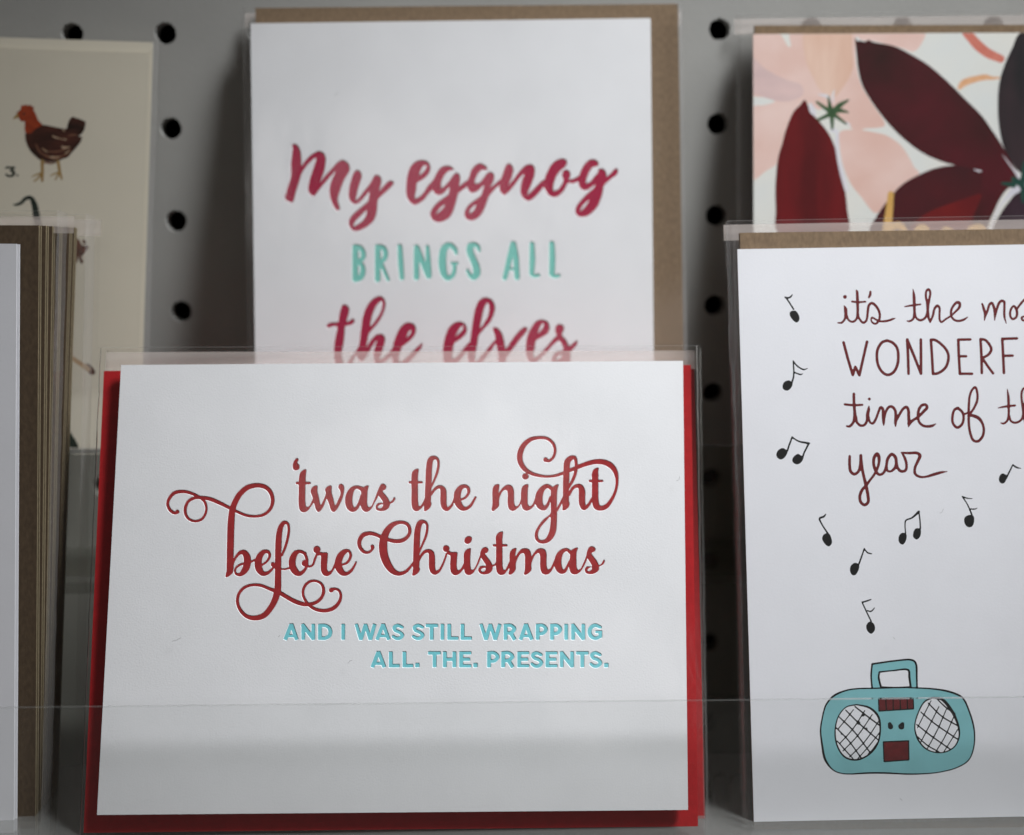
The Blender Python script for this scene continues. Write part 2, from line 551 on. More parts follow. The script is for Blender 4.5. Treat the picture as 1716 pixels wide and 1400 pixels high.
# ------------------------------------------------------------------ traced lettering and drawings
T_MY = '''
block 460 230 7.777
P 225,105 265,88 310,120 338,190 348,300 350,375 400,310 450,255 520,205 585,185 640,210 665,270 660,360 640,460 610,540 595,590 650,515 720,440 780,370 830,325 880,298 935,320 970,360 978,410 960,470 915,540 880,620 845,720 822,810 835,870 850,930 835,955 815,958 780,920 740,840 717,760 715,670 735,580 765,510 795,445 740,500 680,570 620,640 570,700 535,750 512,770 480,760 445,720 435,670 445,600 470,510 500,420 525,350 540,290 535,270 490,300 440,350 385,420 345,490 325,560 300,640 275,720 255,800 240,845 225,857 190,845 150,825 133,800 150,720 180,620 208,530 215,450 212,350 225,230 235,150
P 1080,430 1120,455 1135,510 1115,580 1085,680 1065,770 1058,830 1110,780 1160,710 1210,650 1255,590 1285,525 1325,492 1375,515 1392,560 1380,630 1365,700 1420,640 1480,580 1520,568 1552,585 1550,610 1500,670 1440,725 1380,780 1345,820 1338,900 1325,1000 1290,1090 1230,1150 1150,1200 1080,1225 1030,1222 985,1185 965,1130 975,1070 1030,1000 1100,940 1170,880 1215,840 1228,770 1232,710 1190,760 1130,830 1085,865 1045,875 1000,850 968,800 965,710 980,620 1005,530 1040,455
H 1200,955 1190,1020 1150,1090 1085,1140 1025,1165 1045,1110 1110,1040 1160,990
block 660 230 7.777
P 400,303 450,330 475,390 465,450 420,520 350,570 300,600 290,680 275,800 330,780 390,720 430,650 480,600 560,600 500,690 450,740 400,810 350,850 310,875 265,885 220,860 175,800 157,720 160,620 170,520 200,420 250,345 310,310 360,300
H 418,365 420,400 390,450 325,500 350,430 380,385
P 470,620 510,560 550,480 600,410 650,380 710,373 760,395 780,430 735,437 680,470 635,540 612,610 620,665 680,620 730,560 780,490 820,465 855,490 862,550 850,640 910,595 965,565 1010,600 975,630 910,680 840,735 820,800 795,890 765,980 730,1040 690,1075 640,1100 590,1112 530,1100 490,1060 470,1000 500,930 560,860 640,800 710,745 718,700 722,650 680,700 630,745 580,758 530,730 500,685
H 663,880 645,920 600,970 550,1003 580,950 620,910
P 960,580 985,500 1010,430 1060,370 1125,342 1180,365 1215,400 1205,432 1150,430 1100,470 1060,550 1055,600 1110,600 1170,530 1220,470 1260,455 1300,480 1305,540 1285,600 1255,660 1330,600 1400,550 1440,600 1370,630 1300,700 1240,770 1210,850 1180,930 1130,1020 1070,1070 1000,1088 940,1065 918,1010 930,950 980,880 1060,820 1130,765 1155,700 1175,625 1140,660 1080,710 1020,728 975,700 955,650
H 1072,880 1060,920 1025,975 980,992 1000,940 1030,910
block 840 230 7.777
P 90,345 135,365 157,420 145,490 115,570 95,628 160,550 220,470 280,400 330,365 375,355 420,375 438,430 425,520 395,600 360,690 335,760 400,700 470,630 550,560 600,580 560,640 520,690 460,760 400,815 350,832 300,810 262,765 248,700 258,610 278,540 298,480 250,520 190,600 130,680 70,740 45,757 10,740 -20,700 -25,630 -10,560 10,500 35,430 60,370
P 800,280 845,300 855,345 820,400 770,440 730,490 695,560 675,640 680,700 730,690 775,640 808,560 790,500 805,450 845,425 890,450 900,500 880,555 940,545 1020,510 1040,560 990,585 920,605 870,600 845,640 800,720 740,770 680,785 620,760 575,690 555,650 560,560 600,450 660,350 730,300
P 1200,290 1250,310 1268,350 1250,382 1200,390 1150,450 1115,530 1102,600 1150,590 1210,520 1260,460 1265,425 1305,410 1350,435 1370,490 1368,520 1430,470 1480,415 1510,410 1520,450 1500,495 1440,540 1380,590 1335,640 1320,720 1290,820 1250,910 1190,980 1120,1030 1040,1042 985,1020 963,960 980,900 1050,810 1130,730 1200,670 1225,620 1170,660 1120,690 1070,692 1025,660 1005,600 1010,530 1040,430 1090,350 1140,305
H 1145,820 1120,870 1075,930 1025,965 1050,910 1095,860
'''
T_BRINGS = '''
block 570 390 7.8
L 196,192,76 194,400,76 196,612,76
S 200,185,60 260,200,66 300,270,68 290,340,60 230,385,55
S 230,390,55 285,430,62 292,520,72 265,590,72 210,615,70
L 490,190,74 487,615,72
S 490,185,60 560,200,66 592,270,66 575,345,60 520,395,60
L 535,410,55 580,510,50 625,615,46
L 778,180,62 790,400,72 805,595,62
L 992,190,60 995,400,72 995,590,72
L 1000,195,70 1080,400,70 1155,570,76
L 1140,190,52 1150,400,70 1155,560,76
S 1515,275,40 1500,220,62 1430,165,70 1360,210,90 1335,330,100 1335,440,100 1360,550,85 1410,600,65 1470,560,55 1492,480,52 1490,420,50
P 1435,390 1490,385 1540,388 1550,405 1500,430 1455,420
block 740 390 7.8
S 490,240,36 475,190,55 430,160,65 375,180,85 370,250,90 410,350,90 450,450,95 455,540,95 420,590,70 370,560,55 335,495,38
L 930,150,70 890,330,75 825,595,62
L 935,150,75 970,330,75 985,590,68
L 890,480,32 960,478,34
L 1180,150,62 1185,350,75 1175,530,62
S 1178,545,60 1210,568,48 1265,562,46
L 1440,145,68 1445,350,78 1440,540,72
S 1445,555,60 1480,575,48 1528,565,48
'''
T_THE = '''
block 540 480 7.8
P 265,245 310,243 350,285 345,350 318,468 360,450 395,425 418,435 412,480 370,508 300,528 290,620 280,720 265,800 250,880 265,960 280,1010 300,1100 200,1100 170,1010 155,950 150,850 155,760 175,640 190,530 130,528 80,545 55,530 60,505 110,478 205,468 215,400 235,310
P 755,130 800,155 825,210 815,300 780,390 720,490 650,570 605,630 590,700 575,790 640,700 700,640 755,625 805,645 820,700 800,790 770,880 745,970 800,935 870,870 930,800 960,840 900,920 830,980 780,1010 690,1010 670,940 670,860 690,780 712,705 670,760 620,850 570,930 530,980 480,970 440,910 400,980 380,1020 330,1010 370,940 430,860 475,780 490,680 505,560 520,440 555,320 610,220 680,155
H 775,195 782,260 755,350 700,440 625,530 640,430 665,340 710,250
P 1140,475 1200,500 1225,560 1205,640 1150,710 1080,765 1040,800 1010,880 1000,960 1020,1010 1040,1100 960,1100 925,1010 905,940 910,850 930,740 970,630 1020,540 1075,490
H 1160,575 1150,620 1100,675 1115,620 1135,590
S 1000,1060,70 1100,980,70 1200,880,62 1270,800,46 1300,758,22
block 730 480 6.6
P 270,393 320,415 345,470 330,530 270,590 205,635 190,700 180,800 175,850 180,920 120,920 95,850 80,780 80,680 100,570 140,470 200,410
H 300,440 298,480 220,555 250,490 275,455
S 150,860,90 230,820,60 300,740,50 370,650,45
P 550,125 620,150 655,220 645,300 600,400 530,480 475,550 460,640 440,740 430,850 430,920 380,920 365,850 352,780 350,700 375,620 390,520 410,380 440,240 480,160
H 575,185 590,230 580,320 540,400 490,470 510,350 540,230
S 440,870,50 470,850,50 540,770,48 610,680,42 670,600,26
P 635,462 680,460 730,520 755,600 775,690 820,630 880,545 940,480 990,452 1015,465 1000,510 940,580 880,660 820,740 780,800 765,850 695,850 690,760 670,660 655,560
P 1180,370 1240,395 1260,450 1240,520 1170,570 1110,605 1095,680 1080,780 1130,770 1200,700 1270,620 1340,550 1365,590 1300,650 1220,740 1150,810 1100,850 1040,840 1000,770 995,680 1010,560 1050,470 1110,390
H 1190,410 1190,450 1130,525 1150,460 1170,425
P 1375,420 1415,440 1415,490 1395,540 1440,590 1480,660 1520,630 1565,600 1560,650 1510,710 1490,730 1490,800 1480,850 1290,850 1290,790 1330,730 1410,705 1390,640 1355,585 1340,555 1320,490 1335,435
H 1390,760 1390,790 1330,815 1340,785
'''
T_TWAS = '''
block 480 750 8.58
P 150,155 172,170 155,225 185,260 180,310 140,333 100,318 87,265 105,200
P 285,322 278,380 272,500 268,700 270,800 287,858 320,850 355,790 385,730 390,790 350,850 300,915 245,937 195,910 175,840 175,640 180,420 195,370 235,330 270,315
L 150,515,38 330,515,38
P 445,555 440,620 465,720 490,830 530,760 565,660 552,610 580,570 640,548 650,570 645,630 670,730 700,835 740,760 775,670 770,620 745,580 755,540 790,525 825,560 825,640 800,740 760,830 715,905 675,930 640,905 615,830 575,740 540,830 500,900 460,933 425,900 400,820 375,720 345,630 365,580 410,552
S 1080,590,50 1010,570,44 950,600,66 905,680,98 893,780,104 915,860,96 955,900,62 1010,870,50 1050,790,40 1075,700,36
P 1180,550 1165,620 1160,720 1160,820 1180,862 1215,850 1250,780 1290,680 1335,570 1325,680 1270,790 1215,890 1150,932 1095,905 1065,840 1065,760 1075,680 1070,620 1095,590 1140,555
S 1010,572,44 1060,592,46 1105,625,50
P 1390,523 1430,550 1425,600 1380,630 1420,680 1465,740 1485,785 1520,760 1545,718 1565,730 1540,785 1488,820 1470,870 1420,908 1350,918 1295,900 1280,855 1300,815 1350,798 1390,798 1350,730 1315,680 1310,640 1335,570 1355,535
H 1385,820 1375,865 1335,880 1308,860 1340,830
block 670 750 9.533
P 295,345 298,370 288,450 288,700 290,880 305,940 330,935 370,870 410,790 410,860 380,930 330,990 265,1023 210,995 187,920 185,700 185,440 200,390 250,350
L 155,560,38 345,560,38
S 495,640,30 550,520,36 600,380,42 615,260,40 600,190,46 550,165,60 490,200,90 465,330,96 458,500,98 450,700,98 445,850,96 440,930,80
P 395,900 500,880 490,950 440,1005 390,1022 385,990
S 495,760,36 540,690,44 600,640,50 655,635,60 690,680,90 695,780,100 695,880,98 710,950,88 750,990,60 810,950,44 850,880,32 875,800,28
S 985,838,34 1050,800,38 1095,730,44 1095,660,52 1050,622,56 980,640,74 925,720,106 915,820,112 940,910,106 1000,975,80 1060,980,54 1130,930,46 1180,850,38 1208,800,34
block 810 720 7
P 185,648 180,700 178,745 220,690 280,650 330,660 355,710 358,800 362,870 380,905 410,890 445,810 450,850 415,910 350,957 305,940 285,880 285,760 275,715 240,715 200,770 182,830 180,900 150,935 110,960 95,945 105,880 107,700 125,660 165,643
B 492,552,76
P 527,650 520,700 518,800 522,880 545,902 575,880 610,800 612,860 575,920 510,955 465,935 445,880 445,700 460,670 505,643
S 810,700,44 750,665,48 695,695,60 655,770,84 650,850,88 670,900,76 715,925,50 755,880,34 785,800,30
P 880,645 865,720 860,850 862,960 860,1100 850,1200 820,1270 770,1320 700,1342 640,1325 605,1280 605,1210 640,1140 700,1060 785,990 790,900 790,780 795,700 830,665 860,648
H 785,1025 780,1150 760,1230 725,1285 680,1300 645,1275 640,1220 670,1150 730,1080
S 860,950,28 900,880,28 940,800,28
S 1000,680,30 1050,590,36 1085,480,36 1085,380,36 1070,330,40 1030,335,56 985,380,72 975,470,72 970,600,72 968,750,72 965,880,66
P 930,860 1005,850 1000,910 960,945 925,950 928,925
S 1005,770,28 1040,700,34 1090,665,40 1135,670,56 1155,720,74 1155,800,74 1160,880,70 1180,925,48 1230,890,36 1275,810,26
B 730,356,56
S 735,372,26 775,368,32 820,325,32 840,250,32 820,170,36 750,108,36 650,97,38 550,120,48 470,190,60 430,280,66 430,370,64 480,460,56 560,515,44 650,542,36 740,553,30 850,542,32 950,508,34 1090,450,44 1200,408,50 1300,382,56 1400,382,62 1490,420,66 1545,490,54 1567,600,34 1550,720,32 1500,830,40 1440,905,52 1380,925,58 1330,905,74 1312,840,76 1310,700,74 1310,540,72
P 1350,452 1345,500 1345,560 1275,560 1272,520 1290,475 1330,452
L 1248,606,28 1393,606,28
'''
T_BEFORE = '''
block 260 790 7.777
B 288,528,50
S 290,540,36 250,545,40 195,510,42 160,430,38 185,350,42 250,285,46 360,265,42 460,285,40 560,330,36 640,395,34 665,480,32 650,560,32 600,630,34 520,652,32 440,625,34 395,560,38 390,480,40 430,395,38 510,350,40 600,345,44 720,365,50 850,420,48 960,475,40 1060,525,36 1180,575,36 1300,590,34 1420,565,38 1500,490,42 1530,380,48 1500,270,52 1430,205,56 1320,185,60 1200,215,66 1100,300,72 1040,400,76 1005,500,80 985,700,90 980,900,90 975,1100,88 972,1220,84
P 1022,1150 1018,1250 1012,1320 985,1350 945,1380 915,1380 928,1300 935,1180 975,1140
S 1010,1200,26 1050,1120,34 1110,1062,50 1160,1062,70 1195,1120,90 1195,1220,92 1160,1300,80 1100,1350,44 1050,1335,30 1040,1280,26 1080,1235,28 1150,1205,28 1220,1195,26 1320,1145,24
S 1390,1225,26 1450,1180,30 1490,1110,34 1475,1055,42 1420,1050,55 1360,1110,80 1340,1190,92 1350,1270,90 1400,1335,64 1460,1330,44 1520,1280,30 1560,1220,24
block 360 880 7.777
S 870,400,28 915,290,34 950,160,34 962,50,34 945,-20,36 905,-30,50 860,20,64 835,120,76 825,300,82 822,500,80 820,700,82 815,850,88 780,980,82 720,1090,76 640,1180,72 530,1215,64 420,1195,52 330,1110,44 292,1000,40 310,900,38 380,820,38 480,785,36 600,790,40 700,830,42 850,890,54 960,955,54 1070,1010,56 1180,1038,50 1300,1020,44 1380,960,42 1415,870,42 1395,780,36 1330,735,32 1250,735,34 1175,790,36 1145,880,34 1170,970,34 1230,1050,36 1310,1100,42 1430,1120,46 1540,1090,50 1610,1020,44 1640,930,36 1620,860,34 1570,835,34 1535,840,44
B 1516,852,62
S 755,515,58 790,555,36 850,575,22 920,578,22 965,565,24
S 1180,370,30 1110,345,40 1050,370,66 1010,450,88 1010,540,90 1050,610,84 1100,640,56 1160,600,40 1195,530,36 1195,440,38 1165,375,34 1110,348,36
B 1172,500,84
S 1190,535,28 1240,545,26 1275,520,28 1300,450,30 1330,380,28
B 1328,322,94
P 1310,350 1350,352 1400,360 1465,362 1470,400 1462,500 1462,580 1485,610 1515,590 1540,540 1570,480 1580,540 1545,590 1510,645 1470,668 1420,660 1385,610 1378,500 1378,400 1340,400
block 500 860 7.8
S 570,680,24 630,655,32 670,600,36 680,540,36 655,495,36 605,505,60 550,560,86 520,640,92 525,710,92 570,780,76 620,798,48 680,765,40 720,710,30 752,645,22
B 965,440,50
S 970,455,40 960,480,34 920,515,34 860,510,42 805,450,48 795,370,54 840,295,58 920,268,52 1000,280,48 1080,315,44 1170,350,46 1290,372,52 1380,350,50 1440,290,44 1455,220,44 1425,150,46 1340,122,44 1240,150,62 1160,230,84 1120,320,98 1105,440,108 1120,560,106 1170,680,98 1240,765,76 1320,795,54 1400,770,42 1460,710,34 1510,640,26
block 690 860 9.533
S 110,640,30 170,500,34 220,380,40 245,250,38 235,170,42 190,140,54 130,160,84 90,280,96 78,450,100 72,650,100 68,850,100 62,930,80
P 20,900 125,880 115,940 70,985 30,1003 5,995 12,950
S 110,760,34 150,680,44 210,620,50 270,608,62 310,640,84 320,720,98 322,860,98 335,920,90 370,955,70 430,930,44 480,850,34 530,730,30 555,650,28
B 548,570,106
P 575,605 640,627 725,630 722,700 715,850 730,910 755,915 790,880 840,790 845,860 800,930 750,980 700,997 650,980 620,930 612,800 612,680 560,655
P 915,370 955,390 955,440 925,485 885,497 845,475 840,430 865,390
P 940,567 940,600 932,700 935,850 950,905 975,910 1010,870 1050,780 1105,640 1105,700 1070,800 1020,900 970,970 915,995 860,975 835,900 830,780 832,650 850,610 890,577
P 1180,545 1215,565 1222,605 1195,640 1168,650 1200,700 1250,760 1280,820 1290,870 1280,920 1240,965 1160,985 1090,965 1060,920 1075,870 1120,845 1185,845 1150,780 1100,700 1090,660 1100,610 1130,565
H 1180,880 1165,930 1125,940 1100,920 1120,890
S 1270,850,28 1320,835,26 1355,795,26
P 1455,300 1455,330 1445,420 1445,500 1447,700 1450,860 1465,910 1490,910 1520,860 1570,760 1570,850 1520,930 1470,985 1420,993 1375,970 1348,900 1345,750 1345,500 1342,380 1370,330 1410,305 1440,297
L 1310,520,38 1510,520,38
block 840 880 8.58
P 215,335 212,370 200,430 200,460 240,400 290,350 350,337 400,355 425,410 430,455 470,400 520,350 580,337 630,360 650,430 648,520 652,600 670,640 700,630 730,580 770,490 775,550 735,640 690,700 640,717 590,700 565,650 557,560 557,440 535,405 490,430 450,500 430,570 430,650 400,690 350,720 325,710 338,650 340,560 338,440 320,408 275,420 230,490 207,560 205,640 180,685 130,718 103,710 115,650 118,560 118,430 130,380 170,345
S 1010,410,50 940,357,46 880,380,60 832,440,86 812,530,100 825,620,98 865,670,72 910,665,50 950,600,36 980,530,32
P 1100,330 1080,400 1078,520 1085,620 1105,650 1135,635 1170,570 1210,480 1245,380 1235,480 1180,610 1130,680 1070,714 1010,700 980,640 975,540 990,450 985,400 1010,365 1060,335
P 1310,308 1350,335 1345,380 1295,408 1330,460 1380,530 1405,580 1440,560 1460,520 1480,500 1488,525 1460,575 1405,605 1400,650 1350,695 1270,710 1215,690 1200,640 1230,600 1305,600 1270,530 1230,460 1225,420 1245,350 1275,315
H 1300,610 1300,640 1260,670 1235,655 1260,625
'''
T_ANDI = '''
block 460 1030 6.1286
F 108,262,38 172,98,38
F 228,262,38 172,98,38
F 135,222,28 205,222,28
F 293,98,36 293,262,36
F 396,98,36 396,262,36
F 285,104,40 402,256,40
F 465,98,38 465,262,38
S 465,115,34 520,115,34 560,140,38 572,180,40 560,222,38 520,245,34 465,245,34
F 704,98,37 704,262,37
F 838,98,34 885,262,36
F 885,262,36 934,100,34
F 934,100,34 982,262,36
F 982,262,36 1028,98,34
F 1051,262,36 1115,98,38
F 1174,262,36 1115,98,38
F 1080,222,28 1150,222,28
S 1310,132,32 1268,114,34 1228,135,36 1240,165,34 1280,182,34 1312,212,36 1290,243,34 1250,246,34 1218,228,32
S 1518,132,32 1476,114,34 1436,135,36 1448,165,34 1488,182,34 1520,212,36 1498,243,34 1458,246,34 1426,228,32
F 1552,115,34 1678,115,34
F 1613,98,38 1613,262,38
F 1003,545,38 1067,381,38
F 1128,545,38 1067,381,38
F 1032,505,28 1100,505,28
F 1193,381,38 1193,545,38
F 1180,528,34 1285,528,34
F 1333,381,38 1333,545,38
F 1320,528,34 1423,528,34
F 1466,500,44 1466,545,44
block 600 1030 6.1286
F 865,98,37 865,262,37
F 935,98,38 935,262,38
F 920,245,34 1030,245,34
F 1072,98,38 1072,262,38
F 1060,245,34 1167,245,34
F 1262,98,34 1312,262,36
F 1312,262,36 1358,100,34
F 1358,100,34 1408,262,36
F 1408,262,36 1455,98,34
F 718,397,34 848,397,34
F 785,381,38 785,545,38
F 890,381,38 890,545,38
F 988,381,38 988,545,38
F 890,462,32 988,462,32
F 1058,381,38 1058,545,38
F 1045,397,32 1162,397,32
F 1045,462,32 1150,462,32
F 1045,529,32 1162,529,32
F 1205,500,44 1205,545,44
block 790 1030 6.1286
F 350,98,38 350,262,38
S 350,114,32 405,114,34 440,148,38 410,188,34 350,192,32
F 400,188,38 445,262,40
F 503,262,38 560,98,38
F 620,262,38 560,98,38
F 527,222,28 595,222,28
F 680,98,38 680,262,38
S 680,114,32 732,114,34 765,152,38 735,194,34 680,197,32
F 827,98,38 827,262,38
S 827,114,32 879,114,34 912,152,38 882,194,34 827,197,32
F 972,98,37 972,262,37
F 1043,98,36 1043,262,36
F 1148,98,36 1148,262,36
F 1035,104,40 1154,256,40
S 1322,132,32 1270,112,36 1225,140,40 1212,185,40 1235,230,40 1280,246,34 1322,228,30
F 1323,168,36 1323,240,36
F 1272,180,28 1341,180,28
F 180,381,38 180,545,38
S 180,397,32 235,397,34 268,434,38 238,477,34 180,480,32
F 325,381,38 325,545,38
S 325,397,32 385,397,34 420,432,38 388,470,34 325,475,32
F 378,472,38 425,545,40
F 490,381,38 490,545,38
F 477,397,32 592,397,32
F 477,462,32 582,462,32
F 477,529,32 592,529,32
S 714,415,32 668,396,34 630,418,36 645,448,34 690,465,34 718,495,36 695,528,34 650,530,34 622,510,32
F 780,381,38 780,545,38
F 768,397,32 882,397,32
F 768,462,32 872,462,32
F 768,529,32 882,529,32
F 927,381,36 927,545,36
F 1033,381,36 1033,545,36
F 919,387,40 1040,539,40
F 1075,397,34 1203,397,34
F 1138,381,38 1138,545,38
S 1320,415,32 1274,396,34 1236,418,36 1251,448,34 1296,465,34 1324,495,36 1301,528,34 1256,530,34 1228,510,32
F 1385,500,44 1385,545,44
'''
T_ITS = '''
block 1390 470 9.533
B 247,265,64
S 135,680,24 190,680,34 240,630,36 258,560,46 255,480,50 248,430,36 230,405,14
S 265,460,44 275,560,36 310,640,34 375,665,36 430,620,36 450,520,42 450,400,46 445,250,46 440,180,40 425,155,14
S 450,500,40 470,600,36 540,680,38 590,640,36 610,520,40 630,400,42 680,365,42 740,410,44 790,490,42 805,570,38 790,640,38 740,695,34 690,680,30 665,630,26 680,595,30 730,620,30 800,655,32 880,655,36 960,640,36 1010,620,34 1055,606,12
S 360,340,34 450,350,34 575,342,30
S 655,185,38 650,230,42 630,275,34
S 1240,650,22 1280,655,34 1335,620,36 1355,540,40 1355,400,46 1350,250,48 1335,140,14
S 1360,500,40 1385,600,36 1450,640,40 1520,610,38 1560,540,42 1575,400,46 1600,280,38 1610,190,38 1585,145,40 1550,170,38 1540,260,38 1560,360,40 1570,480,44 1580,580,44 1605,675,22
S 1605,670,26 1650,570,38 1680,450,38 1720,410,38
S 1200,422,20 1300,405,34 1455,385,30
block 1540 470 9.75
S 185,690,22 230,570,38 255,460,38 300,412,38 335,450,38 335,560,36 340,650,36 365,685,34 430,640,32 510,590,32 600,510,36 665,430,46 660,370,50 620,362,46 560,420,40 525,500,40 530,590,36 580,650,38 650,665,40 740,640,36 808,590,10
S 1033,385,34 1060,470,46 1080,560,44 1068,660,16
S 1075,600,34 1120,500,40 1150,400,42 1190,370,44 1220,430,44 1240,520,48 1236,655,18
S 1240,600,34 1270,480,40 1310,370,44 1350,335,44 1390,350,44 1395,450,40 1395,590,38 1425,705,16
S 1600,470,36 1550,420,34 1500,480,38 1490,580,40 1530,635,38 1590,600,40 1600,510,44 1570,440,36
S 1600,470,34 1650,400,38 1710,330,40 1760,300,36 1800,400,38 1830,520,40 1800,640,40 1740,660,36 1690,650,36 1680,610,38 1740,590,30 1850,640,34
'''
T_WON = '''
block 1390 550 9.533
L 225,230,46 290,480,46 372,750,46 413,620,44 478,755,46 540,480,44 600,220,46
S 920,200,46 1010,235,46 1080,320,46 1100,450,46 1085,590,46 1020,710,46 930,750,46 850,710,46 780,600,46 757,460,46 770,340,46 840,230,46 920,200,46
L 1243,185,48 1255,450,46 1263,730,46
L 1243,185,48 1360,470,46 1462,730,46 1462,450,46 1460,185,46
block 1540 550 9.75
L 195,195,46 212,450,46 228,750,46
S 195,192,46 260,195,46 380,280,46 460,380,46 483,480,46 450,620,46 380,700,46 290,745,46 228,750,44
L 642,195,46 648,400,46 668,750,46
L 642,190,44 840,188,44
L 650,462,42 772,462,42
L 668,748,44 868,748,44
L 1005,185,46 1020,450,46 1027,735,46
S 1005,182,44 1080,195,46 1150,270,46 1182,350,46 1140,430,44 1040,490,42
L 1040,500,44 1120,620,44 1210,740,44
L 1360,175,46 1375,450,46 1388,735,46
L 1360,178,44 1600,170,44
L 1380,455,44 1530,452,44
'''
T_TIME = '''
block 1390 640 9.533
S 390,195,46 390,300,46 400,450,48 405,560,56 380,650,44 320,715,40 275,710,30
S 420,560,50 440,650,42 495,700,44 560,690,40 600,620,44 610,520,56 628,430,44 630,385,14
S 245,362,40 380,375,38 525,370,38
B 637,277,50
S 620,560,44 650,650,36 690,668,40 740,600,40 780,490,40 820,410,46 850,430,46 860,540,52 865,640,48 867,700,18
S 867,600,48 900,480,40 950,405,44 1000,400,46 1050,460,46 1060,560,50 1055,650,50 1055,715,22
S 1060,620,50 1120,520,44 1180,430,44 1230,405,48 1260,450,48 1265,560,50 1272,660,50 1262,725,18
S 1270,670,60 1330,620,44 1420,560,44 1510,470,48 1560,410,48 1540,370,46 1480,375,46 1430,440,46 1415,540,46 1430,640,42 1490,700,44 1560,715,44 1640,705,44 1705,670,12
block 1540 640 9.75
S 635,430,50 580,460,44 548,560,44 555,680,44 625,750,46 700,700,44 730,600,42 710,500,44 635,430,50
S 735,535,34 800,505,32
S 830,530,40 900,430,40 950,310,42 955,200,40 920,90,40 870,130,38 830,230,38 815,380,42 812,550,44 815,700,44 840,850,44 890,960,44 960,975,44 1030,910,46 1060,800,44 1040,690,44 980,600,56 900,560,56 840,550,44
S 1335,672,18 1380,685,34 1440,640,36 1465,540,38 1465,400,44 1460,250,44 1443,120,14
S 1475,560,38 1500,640,36 1560,670,38 1640,650,38 1690,590,40 1710,480,44 1740,330,40 1760,220,40 1745,110,38 1710,110,36 1680,170,38 1675,260,38 1695,400,44 1715,550,44 1735,690,24
S 1290,430,16 1400,408,36 1570,388,38
block 1400 730 8.58
S 205,300,40 203,420,42 220,520,44 270,558,42 330,520,40 362,420,48 365,290,46
S 370,350,44 385,480,44 410,600,44 440,720,48 470,880,46 470,960,44 420,1000,44 365,960,44 350,880,44 380,790,44 440,720,40 500,640,36 560,560,36 600,480,40 625,400,40 625,310,50 600,265,50 560,310,46 548,400,44 575,500,44 630,565,40 690,540,38 730,450,40 750,340,44 810,270,44 860,310,48 875,400,44 860,460,44 800,515,34 750,510,34 735,440,36
S 872,380,44 895,470,44 950,518,42 1010,500,40 1022,420,40 995,320,40 955,250,24
S 950,248,26 1050,255,38 1180,255,44 1215,290,50 1180,380,42 1145,460,40 1145,550,40 1210,595,36 1300,595,32 1420,560,44 1530,530,36 1615,517,8
'''
T_NOTES = ['''
block 1290 480 17.5
S 672,225,14 630,290,44 560,340,50 490,330,40 425,305,18
S 430,310,24 520,400,44 600,520,44 700,680,50
P 690,715 760,720 830,800 870,900 855,1010 790,1065 700,1020 620,920 580,830 600,750
''', '''
block 1290 590 17.5
S 685,260,36 695,400,44 705,600,44 690,760,50 640,920,60
S 685,260,36 760,370,44 880,470,48 1000,520,46 1120,480,18
S 720,600,40 820,640,40 900,665,44 975,640,16
P 540,835 620,865 670,950 620,1060 530,1135 450,1130 385,1080 375,990 420,890
''', '''
block 1290 720 17.5
S 655,215,40 620,330,50 560,480,50 520,620,54
S 655,230,50 760,300,44 880,360,50 1020,385,60 1150,405,56 1185,395,16
S 1140,420,56 1060,580,50 1000,700,50 970,800,56
P 385,545 470,590 520,660 470,780 390,860 300,880 215,820 190,740 230,630 300,570
P 840,715 910,765 990,800 960,910 880,1000 790,1025 690,980 655,900 690,810 760,745
''', '''
block 1640 760 20
S 1145,375,40 1090,500,50 1000,680,56 940,800,60
S 1145,380,46 1230,450,60 1340,495,44 1440,500,12
P 810,672 900,710 970,760 930,880 860,990 790,1018 710,975 675,880 700,760 750,700
''', '''
block 1350 820 5.535
S 190,228,7 170,255,18 130,272,18 150,325,14 205,410,16
P 185,412 220,415 240,460 245,500 215,532 180,510 153,460 165,425
''', '''
block 1350 820 5.535
S 545,550,12 525,610,14 495,695,16
S 545,555,12 575,590,14 612,600,12
P 460,683 495,700 495,740 460,798 430,795 412,760 420,710
''', '''
block 1350 820 5.535
S 1050,205,12 1060,280,14 1065,370,14
S 1050,210,24 985,268,16 930,290,14 922,340,12 928,410,12
P 905,405 935,420 930,480 900,516 868,495 862,450 880,415
P 1040,362 1068,380 1062,440 1030,468 998,445 1000,400 1015,370
''', '''
block 1350 820 5.535
S 1452,68,12 1500,140,12 1545,245,16
S 1455,70,14 1500,85,12 1555,88,5
S 1530,185,12 1570,185,12 1595,175,5
P 1515,240 1558,250 1562,310 1540,350 1500,350 1472,310 1475,265
''', '''
block 1360 980 4.118
S 348,120,9 385,200,10 412,255,10
S 350,122,9 385,112,11 410,103,8
S 385,180,9 410,185,10 435,160,7
P 400,255 430,270 438,310 412,340 385,320 377,285
''']
